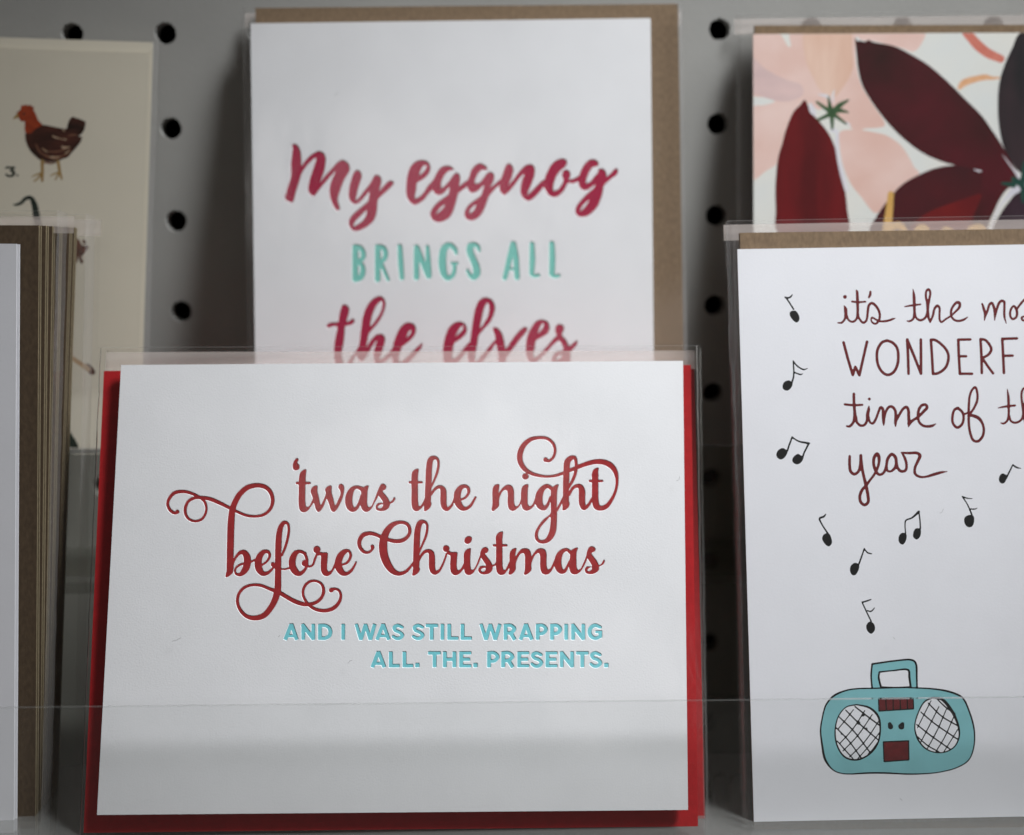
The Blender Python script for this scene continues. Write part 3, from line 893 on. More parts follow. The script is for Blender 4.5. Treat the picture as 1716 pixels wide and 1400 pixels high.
T_BOX_LINES = '''
block 1360 980 4.118
S 80,890,10 100,830,11 150,770,14 240,730,11 320,718,10 420,716,10 560,712,9 700,712,9 860,722,12 960,742,14 1040,780,13 1090,880,12 1122,1000,11 1120,1120,9 1085,1210,8 1010,1260,8 880,1295,8 700,1308,10 500,1300,12 400,1300,12 220,1305,8 150,1280,9 95,1210,16 72,1100,14 62,1000,11 80,890,10
S 418,715,12 411,630,12 418,548,12
S 418,548,13 560,528,12 690,520,13 718,540,14 726,640,13 728,715,11
S 478,705,14 463,640,14 468,603,12
S 468,603,11 560,594,10 668,590,14 675,640,16 684,705,14
S 478,706,9 580,710,9 684,706,9
S 310,828,9 400,850,14 460,910,16 474,1000,12 455,1100,11 400,1170,11 310,1210,12 230,1190,12 180,1120,11 162,1020,10 185,910,8 240,845,8 310,828,9
S 835,780,12 900,792,20 960,860,22 1005,950,17 1020,1040,11 985,1120,9 900,1160,8 800,1140,9 735,1070,12 712,980,9 738,880,9 780,808,10 835,780,12
S 300,842,10 380,905,10 470,972,10
S 235,866,9 330,960,10 460,1072,9
S 192,915,9 290,1010,10 405,1160,9
S 172,990,9 250,1070,9 345,1200,9
S 178,1080,8 230,1140,9 285,1200,8
S 290,862,7 230,940,7 180,1000,7
S 368,868,7 290,990,8 192,1100,7
S 420,895,7 320,1040,8 215,1150,7
S 462,945,7 370,1080,8 262,1190,7
S 470,1020,7 400,1110,8 320,1200,7
S 455,1090,7 420,1140,7 390,1170,7
B 355,900,22
B 325,955,24
B 378,995,18
B 208,1030,16
S 868,792,9 930,850,10 990,890,10
S 805,818,9 900,910,10 1010,975,9
S 755,880,9 850,960,10 1012,1070,9
S 725,965,9 820,1040,10 955,1135,9
S 730,1048,8 800,1110,9 880,1155,8
S 825,800,7 780,890,7 730,990,7
S 880,840,7 820,960,8 755,1085,7
S 930,860,7 870,1000,8 800,1130,7
S 980,915,7 920,1050,8 860,1150,7
S 1008,1000,7 960,1080,7 915,1150,7
L 462,785,9 702,783,9 704,858,9 465,873,9 462,785,9
L 512,785,8 516,868,8
L 562,785,8 564,866,8
L 610,785,8 614,862,8
L 660,785,8 662,860,8
S 540,962,26 545,980,38
S 628,962,26 620,978,44
L 495,1085,9 670,1078,9 672,1210,9 500,1222,9 495,1085,9
'''
T_BOX_RED = '''
block 1360 980 4.118
G 462,785 702,783 704,858 465,873
G 495,1085 670,1078 672,1210 500,1222
'''
T_BOX_TEAL = '''
block 1360 980 4.118
P 80,890 100,830 150,770 240,730 320,718 420,716 560,712 700,712 860,722 960,742 1040,780 1090,880 1122,1000 1120,1120 1085,1210 1010,1260 880,1295 700,1308 500,1300 400,1300 220,1305 150,1280 95,1210 72,1100 62,1000
G 418,725 411,630 418,548 560,528 695,520 718,540 726,640 728,725
K 478,706 463,640 468,603 560,594 668,590 675,640 684,706
H 310,828 400,850 460,910 474,1000 455,1100 400,1170 310,1210 230,1190 180,1120 162,1020 185,910 240,845
H 835,780 900,792 960,860 1005,950 1020,1040 985,1120 900,1160 800,1140 735,1070 712,980 738,880 780,808
'''
T_HEN_HEAD = '''
block 0 160 9.333
P 325,200 335,160 350,150 372,165 395,145 412,140 430,165 455,150 480,148 492,170 520,180 540,195 520,220 560,290 600,390 660,460 560,520 480,590 395,580 385,480 385,405 355,415 310,390 290,345 255,330 270,260 310,235
'''
T_HEN_BEAK = '''
block 0 160 9.333
P 280,280 292,340 240,368 195,374 230,330
L 660,1030,58 662,1200,50 660,1340,40
S 650,1220,30 570,1240,26 500,1275,16
S 650,1240,30 600,1290,28 535,1345,26
L 910,1040,52 930,1180,48 965,1310,32
S 920,1210,28 850,1230,24 780,1265,14
S 920,1230,28 890,1280,26 865,1320,24
'''
T_HEN_BODY = '''
block 0 160 9.333
P 395,600 430,570 480,580 520,520 580,475 660,460 780,480 900,505 1040,520 1060,440 1110,350 1150,338 1175,345 1190,365 1220,355 1250,380 1280,375 1300,400 1335,405 1338,450 1310,560 1270,610 1225,640 1280,650 1265,720 1200,810 1120,900 1060,970 980,1000 900,1030 800,1045 700,1030 620,1010 560,960 480,880 420,770 395,680
'''
T_HEN_LIGHT = '''
block 0 160 9.333
S 820,632,18 870,660,24 960,682,14 1035,692,22
S 960,800,16 1000,818,44 1090,808,14
S 780,962,18 840,972,40 925,962,18
S 655,825,14 700,860,24 745,890,14
S 1015,920,12 1050,890,24 1090,860,12
S 985,545,22 1010,555,22
'''
T_HEN_MID = '''
block 0 160 9.333
S 560,760,14 620,880,30 720,945,36 860,990,40 980,950,34 1100,850,24
S 760,880,20 900,880,26 1010,850,30
S 1060,640,16 1120,620,30 1200,620,14
S 700,1050,30 800,1065,30 880,1050,20
'''
T_HEN_EYE = '''
block 0 160 9.333
P 350,290 375,275 400,290 378,308
'''
T_THREE = '''
block 0 160 9.333
S 92,1145,22 105,1125,28 150,1132,34 232,1128,26
L 228,1130,24 165,1178,22
S 160,1180,26 205,1190,48 215,1230,50 180,1262,40 130,1262,36 98,1240,36
B 272,1252,38
'''
T_GOOSE = '''
block 0 0 3.889
S 90,1336,10 110,1335,18 140,1322,22 165,1296,24 200,1290,26 222,1330,38 236,1400,46 248,1480,60 240,1600,120 260,1750,180
'''
T_GOOSE_FOOT = '''
block 0 690 3.889
P 380,60 435,100 470,150 500,200 512,235 430,232 380,240
'''
T_BIRD2 = '''
block 0 330 3.889
P 470,260 500,270 522,290 530,345 515,375 500,430 480,440 460,380
P 528,310 545,320 560,315 578,328 565,350 545,375 530,400 545,420 530,438 515,405 520,350
L 547,290,22 552,300,20
'''
T_BIRD_FOOT = '''
block 0 330 3.889
P 562,1088 580,1090 622,1142 612,1160 590,1160 575,1140 592,1125
'''
T_BIRD2_LEG = '''
block 0 330 3.889
L 400,1005,28 460,1045,28 560,1112,34 600,1145,30
'''

# floral print, front layer first
BX = 'block 1230 30 3.889\n'
T_FL = [
    ('lettering', 'gold_ink', 'gold hand lettering at the lower edge', '''
L 1022,1150,40 1012,1260,48 996,1400,62
S 1030,1375,34 1062,1352,44 1098,1368,44 1112,1410,44
B 1225,1398,104
B 1385,1398,72
S 1385,1390,50 1420,1400,40 1450,1420,30
B 1565,1400,100
B 1595,1396,104
'''),
    ('print_sepals', 'green_paint', 'small green star of sepals on the pink flower', '''
L 632,620,40 615,515,10
L 630,615,30 540,550,16
L 628,628,30 552,665,20
L 638,622,36 640,725,16
L 640,612,30 690,570,34
L 690,570,34 748,535,10
L 650,612,26 700,605,26
L 700,605,26 745,617,10
L 645,626,28 730,692,14
'''),
    ('print_stem', 'deep_green_paint', None, '''
L 1880,1062,40 1885,1200,22
L 1870,1080,50 1820,1050,30
L 1820,1090,40 1745,1078,14
L 1885,1060,40 1890,940,16
'''),
    ('print_highlight', 'white_paint', None, '''
S 630,560,8 612,515,22 540,500,2
'''),
    ('print_highlight', 'white_paint', None, '''
S 530,640,10 510,600,40 500,560,14
'''),
    ('print_highlight', 'white_paint', None, '''
S 650,560,6 645,500,14 658,465,2
'''),
    ('print_highlight', 'white_paint', None, '''
S 700,670,4 740,690,16 765,705,4
'''),
    ('print_highlight', 'white_paint', None, '''
S 640,735,30 668,740,22 672,850,22 700,1000,26 735,1120,30
'''),
    ('print_highlight', 'white_paint', None, '''
S 1565,990,5 1600,1000,12 1616,1000,4
'''),
    ('print_highlight', 'white_paint', None, '''
S 1845,1110,60 1800,1150,36 1740,1220,18 1700,1300,14 1670,1400,12
'''),
    ('print_highlight', 'white_paint', None, '''
S 1740,880,2 1800,960,8 1850,1030,16 1868,1080,14
'''),
    ('print_petal', 'red_petal', 'deep red pointed petal standing upright on the left', '''
P 462,535 485,580 508,625 560,680 620,760 660,850 690,960 720,1100 738,1250 742,1400 285,1400 272,1250 270,1080 290,900 315,820 335,740 390,610 430,570
'''),
    ('print_petal', 'wine_patch', None, '''
P 1612,1150 1600,1200 1560,1290 1540,1400 1130,1400 1230,1290 1370,1225 1490,1185
'''),
    ('print_petal', 'wine_petal', 'big dark wine petal reaching to the upper left', '''
P 789,128 800,150 830,150 845,158 880,145 905,158 1000,175 1056,190 1156,240 1276,315 1406,430 1506,530 1616,640 1686,740 1746,830 1806,940 1858,1035 1850,1090 1790,1110 1740,1170 1700,1250 1665,1330 1640,1400 1540,1400 1600,1200 1610,1010 1560,985 1436,960 1346,935 1226,880 1106,790 1006,690 906,560 836,440 808,330 798,230
'''),
    ('print_petal', 'wine_petal2', None, '''
P 1436,962 1566,970 1640,1000 1640,1140 1560,1400 886,1400 926,1300 1026,1160 1106,1080 1246,1005 1336,975
'''),
    ('print_petal', 'night_petal', 'near black petal at the right', '''
P 1870,95 1812,200 1762,310 1728,430 1719,560 1726,700 1752,830 1806,940 1866,1010 1960,1040 2300,960 2400,400 2250,100
'''),
    ('print_petal', 'plum_petal', None, '''
P 1860,1125 1790,1200 1730,1290 1690,1400 2300,1400 2300,1060 1960,1080
'''),
    ('print_brush_stroke', 'coral_paint', 'coral brush stroke', '''
S 1505,85,55 1545,130,60 1590,180,64 1650,228,60 1738,268,50
'''),
    ('print_brush_stroke', 'orange_paint', 'thin orange brush stroke', '''
S 1470,458,26 1490,432,42 1530,412,44 1590,396,38 1640,388,36 1680,394,22 1730,392,12
'''),
    ('print_petal', 'peach_petal', None, '''
P 455,100 560,98 690,98 762,100 768,200 776,330 720,440 650,520 600,500 560,470 520,400 475,300 455,200
'''),
    ('print_petal', 'mauve_petal', None, '''
P 118,260 200,330 330,400 440,440 450,500 360,545 270,540 180,510 118,480
'''),
    ('print_petal', 'pink_petal', 'pale pink petals behind', '''
P 118,95 288,98 355,188 370,190 365,98 480,95 560,400 640,520 560,600 480,560 420,640 340,760 290,940 200,1005 118,1060 118,585 200,570 268,545 200,520 118,500
P 700,98 792,98 790,200 800,330 830,440 900,560 985,702 930,718 860,722 800,738 740,700 640,640 560,560 620,480 700,350
P 792,95 1245,95 1222,170 1190,210 1160,222 1100,200 1000,175 900,150 830,145
P 690,745 760,730 850,735 930,750 1000,770 1090,835 1150,925 1175,975 1210,1015 1130,1070 1050,1140 990,1210 925,1275 830,1170 760,1080 710,960 690,850
'''),
]

for nm, c1, c2, vs, st in [
        ('gold_ink', (0.62, 0.36, 0.10), (0.66, 0.40, 0.13), 200, (1, 1, 1)),
        ('green_paint', (0.03, 0.07, 0.03), (0.06, 0.12, 0.05), 900, (1, 1, 1)),
        ('deep_green_paint', (0.012, 0.05, 0.04), (0.02, 0.08, 0.055), 900, (1, 1, 1)),
        ('white_paint', (0.74, 0.73, 0.74), (0.66, 0.64, 0.70), 200, (1, 1, 1)),
        ('red_petal', (0.085, 0.006, 0.007), (0.15, 0.008, 0.010), 70, (2.2, 0.5, 1)),
        ('wine_patch', (0.16, 0.010, 0.010), (0.11, 0.008, 0.010), 60, (1, 1, 1)),
        ('wine_petal', (0.032, 0.009, 0.008), (0.085, 0.009, 0.014), 38, (1.2, 1.2, 1)),
        ('wine_petal2', (0.040, 0.010, 0.012), (0.075, 0.009, 0.012), 50, (1, 1, 1)),
        ('night_petal', (0.016, 0.016, 0.017), (0.045, 0.026, 0.030), 45, (2, 0.6, 1)),
        ('plum_petal', (0.06, 0.035, 0.05), (0.035, 0.016, 0.024), 60, (1, 1, 1)),
        ('coral_paint', (0.56, 0.16, 0.12), (0.64, 0.22, 0.16), 260, (1, 1, 1)),
        ('orange_paint', (0.68, 0.34, 0.17), (0.76, 0.45, 0.26), 500, (1, 1, 1)),
        ('peach_petal', (0.68, 0.42, 0.31), (0.78, 0.56, 0.45), 90, (1.8, 0.4, 1)),
        ('mauve_petal', (0.60, 0.44, 0.43), (0.72, 0.53, 0.50), 90, (0.6, 1.8, 1)),
        ('pink_petal', (0.72, 0.48, 0.41), (0.80, 0.60, 0.54), 60, (0.8, 1.1, 1)),
        ('floral_ground', (0.76, 0.74, 0.67), (0.70, 0.72, 0.70), 40, (1, 1, 1)),
        ('hen_head', (0.24, 0.035, 0.012), (0.34, 0.05, 0.015), 500, (1, 1, 1)),
        ('hen_beak', (0.27, 0.16, 0.05), (0.36, 0.23, 0.08), 500, (1, 1, 1)),
        ('hen_body', (0.018, 0.009, 0.006), (0.07, 0.022, 0.014), 260, (0.5, 1.4, 1)),
        ('hen_mid', (0.12, 0.045, 0.025), (0.22, 0.10, 0.06), 400, (1, 1, 1)),
        ('hen_light', (0.45, 0.33, 0.22), (0.30, 0.17, 0.10), 700, (1, 1, 1)),
        ('goose_ink', (0.012, 0.018, 0.014), (0.02, 0.03, 0.022), 700, (1, 1, 1)),
        ('bird_ink', (0.05, 0.03, 0.025), (0.16, 0.06, 0.04), 900, (1, 1, 1)),
        ('leg_ink', (0.42, 0.28, 0.17), (0.50, 0.36, 0.22), 700, (1, 1, 1))]:
    M[nm] = mat(nm, c1, 0.7, 0.000012, 1300, 0, vs, spec=0.1, stretch=st, col2=c2)

# ------------------------------------------------------------------ wall and pegboard
PITCH = 0.0254


def boxm(name, x0, x1, y0, y1, z0, z1, m, parent=None, m2=None, main=(2,)):
    """world-aligned box"""
    v = [(x0, y0, z0), (x1, y0, z0), (x1, y1, z0), (x0, y1, z0), (x0, y0, z1), (x1, y0, z1), (x1, y1, z1), (x0, y1, z1)]
    f = [(0, 3, 2, 1), (4, 5, 6, 7), (0, 1, 5, 4), (1, 2, 6, 5), (2, 3, 7, 6), (3, 0, 4, 7)]
    o = mesh_obj(name, v, f, m, parent)
    if m2:
        o.data.materials.append(m2)
        for i in range(6):
            o.data.polygons[i].material_index = 0 if i in main else 1
    return o


wall = tag(boxm('wall', -0.5, 0.8, 0.035, 0.06, -0.5, 0.35, M['void']), kind='structure')


def build_board():
    X0, X1, Y0, Y1 = -0.26, 0.45, -0.42, 0.16      # x and z extents
    V = [(X0, Y0), (X1, Y0), (X1, Y1), (X0, Y1)]
    E = [(0, 1), (1, 2), (2, 3), (3, 0)]
    loops = []
    n = 28
    cs = []
    for i in range(-10, 18):
        for j in range(-6, 17):
            cs.append((i * PITCH, -j * PITCH))
    rnd = random.Random(2)
    rings = []
    for (cx, cy) in cs:
        k0 = len(V)
        rr = 0.00305 * rnd.uniform(0.985, 1.03)
        ring = []
        for a in range(n):
            t = 2 * math.pi * a / n
            q = rr * (1 + rnd.uniform(-0.012, 0.012))
            V.append((cx + q * math.cos(t), cy + q * math.sin(t)))
            ring.append(k0 + a)
        rings.append((cx, cy, rr, ring))
        E += [(ring[a], ring[(a + 1) % n]) for a in range(n)]
    S = 100.0
    vs, es, fs, ov, oe, of = geometry.delaunay_2d_cdt([Vector((a * S, b * S)) for a, b in V], E, [], 0, 1e-6)
    P = [(v.x / S, v.y / S) for v in vs]
    rev = {}
    for k, o in enumerate(ov):
        for q in o:
            rev[q] = k
    faces = []
    for f in fs:
        cx = sum(P[k][0] for k in f) / 3
        cy = sum(P[k][1] for k in f) / 3
        hx, hy = round(cx / PITCH) * PITCH, round(cy / PITCH) * PITCH
        if math.hypot(cx - hx, cy - hy) < 0.00285 and -10 <= round(cx / PITCH) < 18:
            continue
        faces.append(tuple(f))
    verts = [(x, 0.0, z) for x, z in P]
    for cx, cy, rr, ring in rings:
        r = [rev[k] for k in ring]
        # rounded lip then the bore
        prev = r
        for sc, dy in ((0.965, 0.00022), (0.95, 0.0006), (0.95, 0.0048)):
            n0 = len(verts)
            for k in r:
                x, z = P[k]
                verts.append((cx + (x - cx) * sc, dy, cy + (z - cy) * sc))
            cur = list(range(n0, n0 + n))
            for a in range(n):
                faces.append((prev[a], prev[(a + 1) % n], cur[(a + 1) % n], cur[a]))
            prev = cur
    o = mesh_obj('pegboard', verts, faces, M['board'])
    return o


board = tag(build_board(), 'pale grey painted pegboard with rows of round black holes behind all the cards', 'pegboard')

# ------------------------------------------------------------------ planes the cards lean on
PX = Plane(0.08523, -0.04548, 18.2, 200, 1365)
PE = Plane(-0.00183, -0.0058, 8.75, 432, 905)
PM = Plane(0.05868, -0.04479, 13.1, 1263, 1377)
PF = Plane(0.00221, -0.0060, 7.45, 1264, 914)
PH = Plane(-0.00113, -0.0060, 9.0, 232, 752)
PL = Plane(0.0533, -0.0460, 9.2, 23, 1400)
PLIP = Plane(0.165, -0.0805, 13.5, 800, 1392)
PLIP2 = Plane(0.110, -0.0330, 8.0, 1200, 965)


def quad(pl, pts, d=0.0):
    return [pl.uv(x, y, d) for x, y in pts]


def envelope(pl, name, label, pts, d, m, th=0.0009, group=None, me=None):
    t = pl.thing(name, label, 'envelope', group)
    q = quad(pl, pts, d)
    slab('front_sheet', q, d, th * 0.42, m, t, me)
    q2 = [(x + (0.00012 if i in (1, 2) else -0.00012), y) for i, (x, y) in enumerate(q)]
    slab('back_sheet', q2, d - th * 0.58, th * 0.42, m, t, me)
    return t


def sleeve(pl, label, pts, d, m='film', seams=(True, True), top=0.0, back=-0.004, amp=0.00035, seed=0, flapm='film_flap', group=None, bow=0.0, back_m=None):
    t = pl.thing('clear_sleeve', label, 'plastic sleeve', group)
    q = quad(pl, pts, d)
    sheet('front_film', q, d, M[m], t, amp, seed=seed, bow=bow)
    sheet('back_film', q, back, M[back_m or m], t, amp * 0.3, seed=seed + 7)
    (x0, y0), (x1, y1), (x2, y2), (x3, y3) = q
    sw = 0.0009
    for on, (a, b, s) in zip(seams, (((x0, y0), (x3, y3), 1), ((x1, y1), (x2, y2), -1))):
        if on:
            # welded edge: a narrow rounded ridge joining front and back film
            n = 30
            v, f = [], []
            rnd = random.Random(seed + s)
            for i in range(n + 1):
                k = i / n
                x, y = a[0] * (1 - k) + b[0] * k, a[1] * (1 - k) + b[1] * k
                wv = rnd.uniform(-0.00008, 0.00008)
                v += [(x + wv, y, (d + back) / 2 + 0.0001), (x + s * sw * 0.22 + wv, y, d * 0.8 + back * 0.2), (x + s * sw + wv, y, d + 0.00012)]
            for i in range(n):
                k = i * 3
                f += [(k, k + 1, k + 4, k + 3), (k + 1, k + 2, k + 5, k + 4)]
            mesh_obj('seam', v, f, M['seam'], t, True)
    if top > 0:
        # folded-over flap along the open edge
        r = top / math.hypot(x3 - x0, y3 - y0)
        qa = [(x0, y0), (x1, y1), (x1 + (x2 - x1) * r, y1 + (y2 - y1) * r), (x0 + (x3 - x0) * r, y0 + (y3 - y0) * r)]
        sheet('flap', qa, back - 0.0004, M[flapm], t, 0.00012, seed=seed + 3)
        # the bright cut edge
        e = 0.00022
        sheet('flap_edge', [(x0, y0), (x1, y1), (x1, y1 - e), (x0, y0 - e)], d + 0.0001, M['seam'], t, 0.00002, n=10)
    return t


# ---- eggnog card, upper middle
CE = [(419.6, 39.6), (1089.5, 30.8), (1097.5, 897), (432, 906)]
card = PE.thing('greeting_card', 'tall white card reading My eggnog brings all the elves in raspberry and mint', 'greeting card', 'greeting cards on the rack')
A = Art(PE)
A.layer('lettering', M['raspberry'], T_MY, 'raspberry brush script line My eggnog')
A.layer('lettering', M['mint'], T_BRINGS, 'mint capitals BRINGS ALL')
A.layer('lettering', M['raspberry'], T_THE, 'raspberry brush script line the elves')
A.build(quad(PE, CE), M['paper'], card, depth=0.00014, rim=0.00012)
slab('back_panel', [(x + 0.0002, y) for x, y in quad(PE, CE)], -0.0006, 0.0004, M['paper'], card)
envelope(PE, 'envelope', 'brown kraft envelope behind the eggnog card', [(428, 13.5), (1136, 6.5), (1150, 905), (440, 912)], -0.0015, M['kraft'], group='kraft envelopes')
sleeve(PE, 'clear sleeve round the eggnog card and its kraft envelope', [(404, 13), (1145, 8), (1158, 925), (420, 930)], 0.0012, m='film_b', back=-0.0032, top=0.004, seed=5, group='clear card sleeves')

# ---- hen card, upper left
CH = [(-560, 62), (250.7, 88.7), (229, 752), (-560, 752)]
card = PH.thing('greeting_card', 'cream card with a numbered painted hen, at the upper left', 'greeting card', 'greeting cards on the rack')
A = Art(PH)
A.layer('print_eye', M['goose_ink'], T_HEN_EYE)
A.layer('print_hen_legs', M['hen_beak'], T_HEN_BEAK, 'mustard beak and legs of the hen')
A.layer('print_feather_marks', M['hen_light'], T_HEN_LIGHT)
A.layer('print_feather_marks', M['hen_mid'], T_HEN_MID)
A.layer('print_hen_head', M['hen_head'], T_HEN_HEAD, 'orange red head of the hen')
A.layer('print_hen_body', M['hen_body'], T_HEN_BODY, 'dark brown body of the hen')
A.layer('lettering', M['goose_ink'], T_THREE, 'small numeral 3 with a full stop')
A.layer('print_goose', M['goose_ink'], T_GOOSE, 'black neck and body of a goose, mostly hidden')
A.layer('print_bird', M['bird_ink'], T_BIRD2, 'brown bird, mostly hidden')
A.layer('print_bird_foot', M['bird_ink'], T_BIRD_FOOT)
A.layer('print_goose_foot', M['goose_ink'], T_GOOSE_FOOT)
A.layer('print_bird_leg', M['leg_ink'], T_BIRD2_LEG)
A.build(quad(PH, CH), M['cream'], card)
slab('back_panel', [(x + 0.0006, y + 0.003) for x, y in quad(PH, CH)], -0.0007, 0.0004, M['cream'], card)
envelope(PH, 'envelope', 'cream envelope behind the hen card', [(-560, 50), (254, 73), (232, 752), (-560, 752)], -0.0014, M['cream'])
sleeve(PH, 'clear sleeve round the hen card', [(-570, 40), (263, 70), (246, 640), (-570, 756)], 0.0008, back=-0.0026, top=0.0, seed=9, seams=(False, True), group='clear card sleeves')

# ---- floral card, upper right
CF = [(1262, 57.5), (1921, 54), (1915, 905), (1264.5, 914)]
card = PF.thing('greeting_card', 'card painted with dark wine and pink petals, at the upper right', 'greeting card', 'greeting cards on the rack')
A = Art(PF)
for nm, m, lab, txt in T_FL:
    A.layer(nm, M[m], BX + txt, lab)
A.build(quad(PF, CF), M['floral_ground'], card)
slab('back_panel', [(x + 0.0002, y) for x, y in quad(PF, CF)], -0.0006, 0.0004, M['floral_ground'], card)
envelope(PF, 'envelope', 'brown kraft envelope behind the painted petal card', [(1265, 43), (1960, 41), (1960, 920), (1268, 925)], -0.0014, M['kraft'], group='kraft envelopes')
sleeve(PF, 'clear sleeve round the painted petal card', [(1236, 24), (1985, 14), (1985, 930), (1240, 930)], 0.0012, back=-0.0030, top=0.0042, seed=12, group='clear card sleeves')

# ---- christmas card, lower middle
CXM = [(203, 612), (1144.5, 605), (1153, 1357.6), (162.5, 1366)]
card = PX.thing('greeting_card', 'wide white card reading twas the night before Christmas, in front of red envelopes', 'greeting card', 'greeting cards on the rack')
A = Art(PX)
A.layer('lettering', M['brick_ink'], T_TWAS, 'brick red script line twas the night with a swash')
A.layer('lettering', M['brick_ink'], T_BEFORE, 'brick red script line before Christmas with swashes')
A.layer('lettering', M['teal_ink'], T_ANDI, 'teal capitals AND I WAS STILL WRAPPING ALL. THE. PRESENTS.')
A.build(quad(PX, CXM), M['paper'], card, depth=0.00012, rim=0.00011)
slab('back_panel', [(x + 0.0001, y) for x, y in quad(PX, CXM)], -0.0006, 0.0004, M['paper'], card)
envelope(PX, 'envelope', 'bright red envelope directly behind the night before Christmas card', [(174, 622), (1157.5, 612), (1169.5, 1385), (140, 1396)], -0.0032, M['red_env'], group='red envelopes')
sleeve(PX, 'clear sleeve round the night before Christmas card', [(164, 582), (1172, 579), (1186, 1398), (128, 1404)], 0.0013, back=-0.0046, top=0.0048, seed=21, group='clear card sleeves')
envelope(PX, 'envelope', 'second red envelope showing at the right, further back in the stack', [(186, 622), (1163.5, 615), (1181.5, 1372), (150, 1380)], -0.0080, M['red_env'], th=0.0011, group='red envelopes')
sleeve(PX, 'sleeve of the rear red envelope, edge only in view', [(176, 586), (1177, 583), (1190, 1385), (140, 1392)], -0.0056, back=-0.0100, top=0.0, seed=23, group='clear card sleeves')

# ---- music card, lower right
CM = [(1235.7, 418), (1958, 406), (2005, 1363), (1263.5, 1377.5)]
card = PM.thing('greeting_card', 'white card with handwritten carol line, music notes and a teal boombox', 'greeting card', 'greeting cards on the rack')
A = Art(PM)
A.layer('boombox_outline', M['black_ink'], T_BOX_LINES, 'black drawn outline and speaker mesh of the boombox')
A.layer('boombox_display', M['boombox_red'], T_BOX_RED, 'dark red panels of the boombox')
A.layer('boombox_body', M['boombox_teal'], T_BOX_TEAL, 'teal body and handle of the boombox')
A.layer('lettering', M['maroon_ink'], T_ITS, "maroon handwriting it's the most")
A.layer('lettering', M['maroon_ink'], T_WON, 'maroon capitals WONDERF')
A.layer('lettering', M['maroon_ink'], T_TIME, 'maroon handwriting time of the year')
for t in T_NOTES:
    A.layer('music_note', M['black_ink'], t)
A.build(quad(PM, CM), M['smooth_paper'], card)
slab('back_panel', [(x + 0.0002, y) for x, y in quad(PM, CM)], -0.0006, 0.0004, M['smooth_paper'], card)
envelope(PM, 'envelope', 'brown kraft envelope behind the music note card', [(1240, 390.5), (1990, 380), (2030, 1385), (1264, 1390)], -0.0013, M['kraft'], group='kraft envelopes')
sleeve(PM, 'clear sleeve round the music note card', [(1218.5, 370), (2010, 356), (2060, 1400), (1248, 1400)], 0.0014, back=-0.0030, top=0.0040, seed=31, m='film_b', group='clear card sleeves')
sleeve(PM, 'second clear sleeve behind the music note card, edge only in view', [(1230, 376), (2020, 362), (2060, 1395), (1242, 1330)], -0.0040, back=-0.0075, top=0.0, seed=33, group='clear card sleeves')

# ---- stack at the left edge
CL = [(-725, 400), (27.8, 409), (23, 1408), (-726, 1400)]
card = PL.thing('greeting_card', 'white card cut off by the left edge, in front of a kraft envelope stack', 'greeting card', 'greeting cards on the rack')
slab('front_panel', quad(PL, CL), 0, 0.0004, M['smooth_paper'], card)
slab('back_panel', [(x + 0.0004, y) for x, y in quad(PL, CL)], -0.0008, 0.0004, M['smooth_paper'], card)
lab = ['front kraft envelope of the stack at the left edge', 'second kraft envelope from the front in the left stack',
       'third kraft envelope from the front in the left stack', 'fourth kraft envelope from the front in the left stack',
       'fifth kraft envelope from the front in the left stack', 'rearmost kraft envelope of the stack at the left edge']
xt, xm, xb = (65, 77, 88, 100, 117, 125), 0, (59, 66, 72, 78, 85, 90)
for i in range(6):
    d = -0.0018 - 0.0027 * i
    envelope(PL, 'envelope', lab[i], [(-740, 376 + i * 0.6), (xt[i], 378 + i * 0.6), (xb[i], 1402), (-740, 1402)], d, M['kraft_shaded'], th=0.0016, group='kraft envelopes', me=M['kraft_edge_lit'])
sl = ['clear sleeve of the front card in the left stack', 'rearmost clear sleeve of the left stack']
for i, (a, b, y) in enumerate(((103, 74, 353), (150, 128, 359))):
    d = 0.0010 - 0.0090 * i
    sleeve(PL, sl[i], [(-745, y), (a, y), (b, 1404), (-745, 1404)], d, back=d - 0.0085, top=0.0042, seed=41 + i, seams=(False, True), group='clear card sleeves')

# ------------------------------------------------------------------ clear acrylic rack
rack = bpy.data.objects.new('card_rack', None)
COL.objects.link(rack)
tag(rack, 'clear acrylic rack with two tiers of lips holding the cards', 'card rack')


def lip(pl, pts, th, name='front_lip', mm='acrylic'):
    q = quad(pl, pts)
    v = [(x, y, 0) for x, y in q] + [(x, y, -th) for x, y in q]
    v = [tuple(pl.mw @ Vector(p)) for p in v]
    f = [(3, 2, 1, 0), (4, 5, 6, 7), (0, 1, 5, 4), (1, 2, 6, 5), (2, 3, 7, 6), (3, 0, 4, 7)]
    o = mesh_obj(name, v, f, M[mm], rack)
    o.data.materials.append(M['acrylic_edge'])
    for i in (2, 3, 4, 5):
        o.data.polygons[i].material_index = 1
    return o


sz = PX.hit(650, 1395, -0.0032).z
lip(PLIP, [(-250, 1190), (2000, 1167), (2000, 1450), (-250, 1450)], 0.0025)
lip(PLIP2, [(-300, 756), (2000, 746), (2000, 963), (-300, 968)], 0.0025, mm='acrylic_back')
p = PLIP.hit(1200, 1440, 0)
boxm('shelf', -0.22, 0.42, p.y + 0.0028, -0.001, sz - 0.003, sz, M['acrylic_shelf'], rack, M['acrylic_edge'], (0, 1))
p2 = PLIP2.hit(1200, 966, 0)
boxm('shelf', -0.22, 0.42, p2.y + 0.0028, -0.001, p2.z - 0.003, p2.z, M['acrylic_back'], rack, M['acrylic_edge'], (0, 1))
# upright back of the front tier
boxm('back_panel', -0.22, 0.42, -0.040, -0.0375, sz + 0.0001, sz + 0.085, M['acrylic_back'], rack, M['acrylic_edge'], (2, 4))

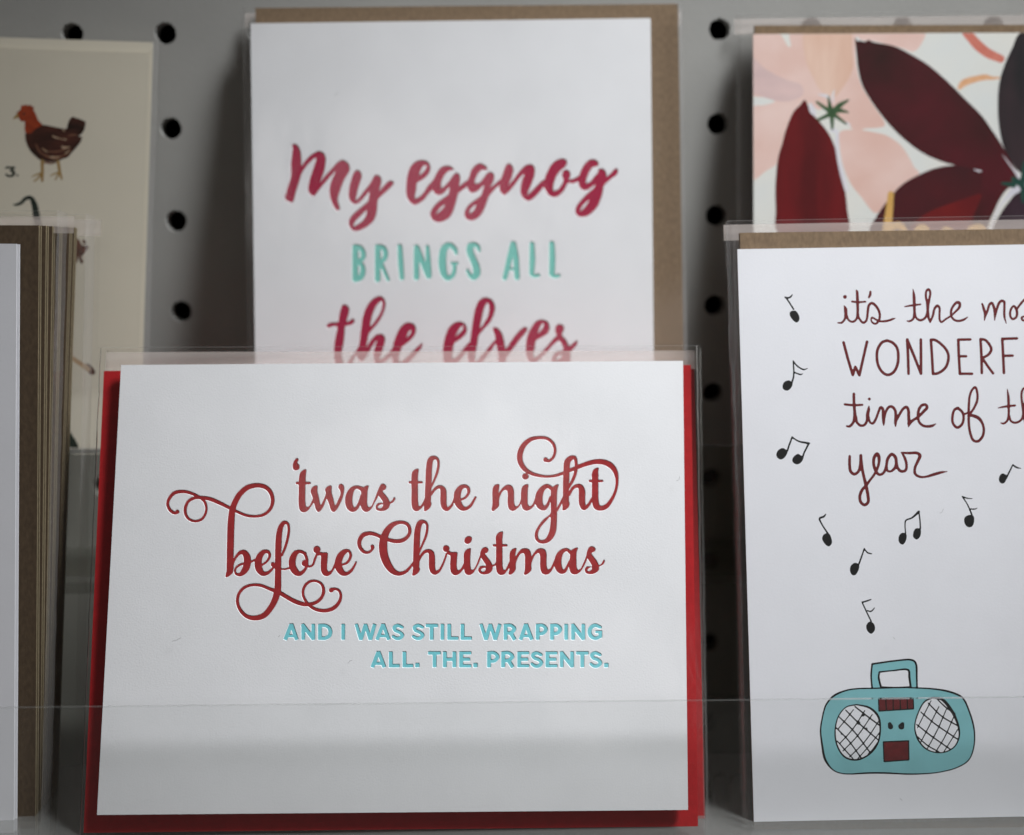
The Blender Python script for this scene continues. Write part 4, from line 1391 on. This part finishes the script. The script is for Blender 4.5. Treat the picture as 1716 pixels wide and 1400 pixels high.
# moulded hook that joins the tier to the pegboard, seen in the gap right of the red envelopes
def tube(name, pts, r, m, parent, n=8):
    v, f = [], []
    P = [Vector(p) for p in pts]
    for i, p in enumerate(P):
        d = (P[min(i + 1, len(P) - 1)] - P[max(i - 1, 0)]).normalized()
        a = d.cross(Vector((1, 0, 0.01))).normalized()
        b = d.cross(a)
        for k in range(n):
            t = 2 * math.pi * k / n
            v.append(p + a * r * math.cos(t) + b * r * math.sin(t))
    for i in range(len(P) - 1):
        for k in range(n):
            f.append((i * n + k, i * n + (k + 1) % n, (i + 1) * n + (k + 1) % n, (i + 1) * n + k))
    return mesh_obj(name, v, f, m, parent, True)


hk = Plane(0.165, -0.036, 0.0, 1215, 1330)
for dx in (0, 30):
    A0 = [hk.hit(1190 + dx, 1345, 0), hk.hit(1190 + dx, 1318, 0.001), hk.hit(1196 + dx, 1302, 0.002), hk.hit(1206 + dx, 1297, 0.003), hk.hit(1214 + dx, 1303, 0.002), hk.hit(1216 + dx, 1320, 0.001), hk.hit(1216 + dx, 1345, 0)]
    tube('hook', A0, 0.0007, M['acrylic_edge'], rack)

# lint caught on the plastic
M['lint'] = mat('lint_fibre', (0.10, 0.09, 0.085), 0.9)
for pl, lb, pts in (
        (PX, 'tiny curled lint fibre right of the word night on the white Christmas card', [(1134, 806), (1138, 804), (1139, 799)]),
        (PX, 'tiny lint speck left of the teal word AND', [(466, 1068), (469, 1065)]),
        (PX, 'tiny lint fibre left of the teal words ALL THE', [(583, 1112), (586, 1108), (590, 1107)]),
        (PX, 'longer lint fibre in the blank lower left of the white Christmas card', [(288, 1075), (296, 1073), (303, 1069)]),
        (PM, 'tiny lint speck below the teal boombox', [(1508, 1338), (1512, 1342)]),
        (PM, 'tiny lint speck right of the lowest music note', [(1497, 1068), (1500, 1072)]),
        (PM, 'tiny curled lint fibre between two music notes under the word year', [(1575, 860), (1579, 858), (1581, 853)]),
        (PE, 'tiny lint fibre high on the blank part of the eggnog card', [(560, 160), (565, 158), (568, 153)])):
    P3 = [pl.hit(x, y, 0.0016) for x, y in pts]
    tag(tube('lint', P3, 0.000035, M['lint'], None, 5), lb, 'lint', 'lint on the sleeves')
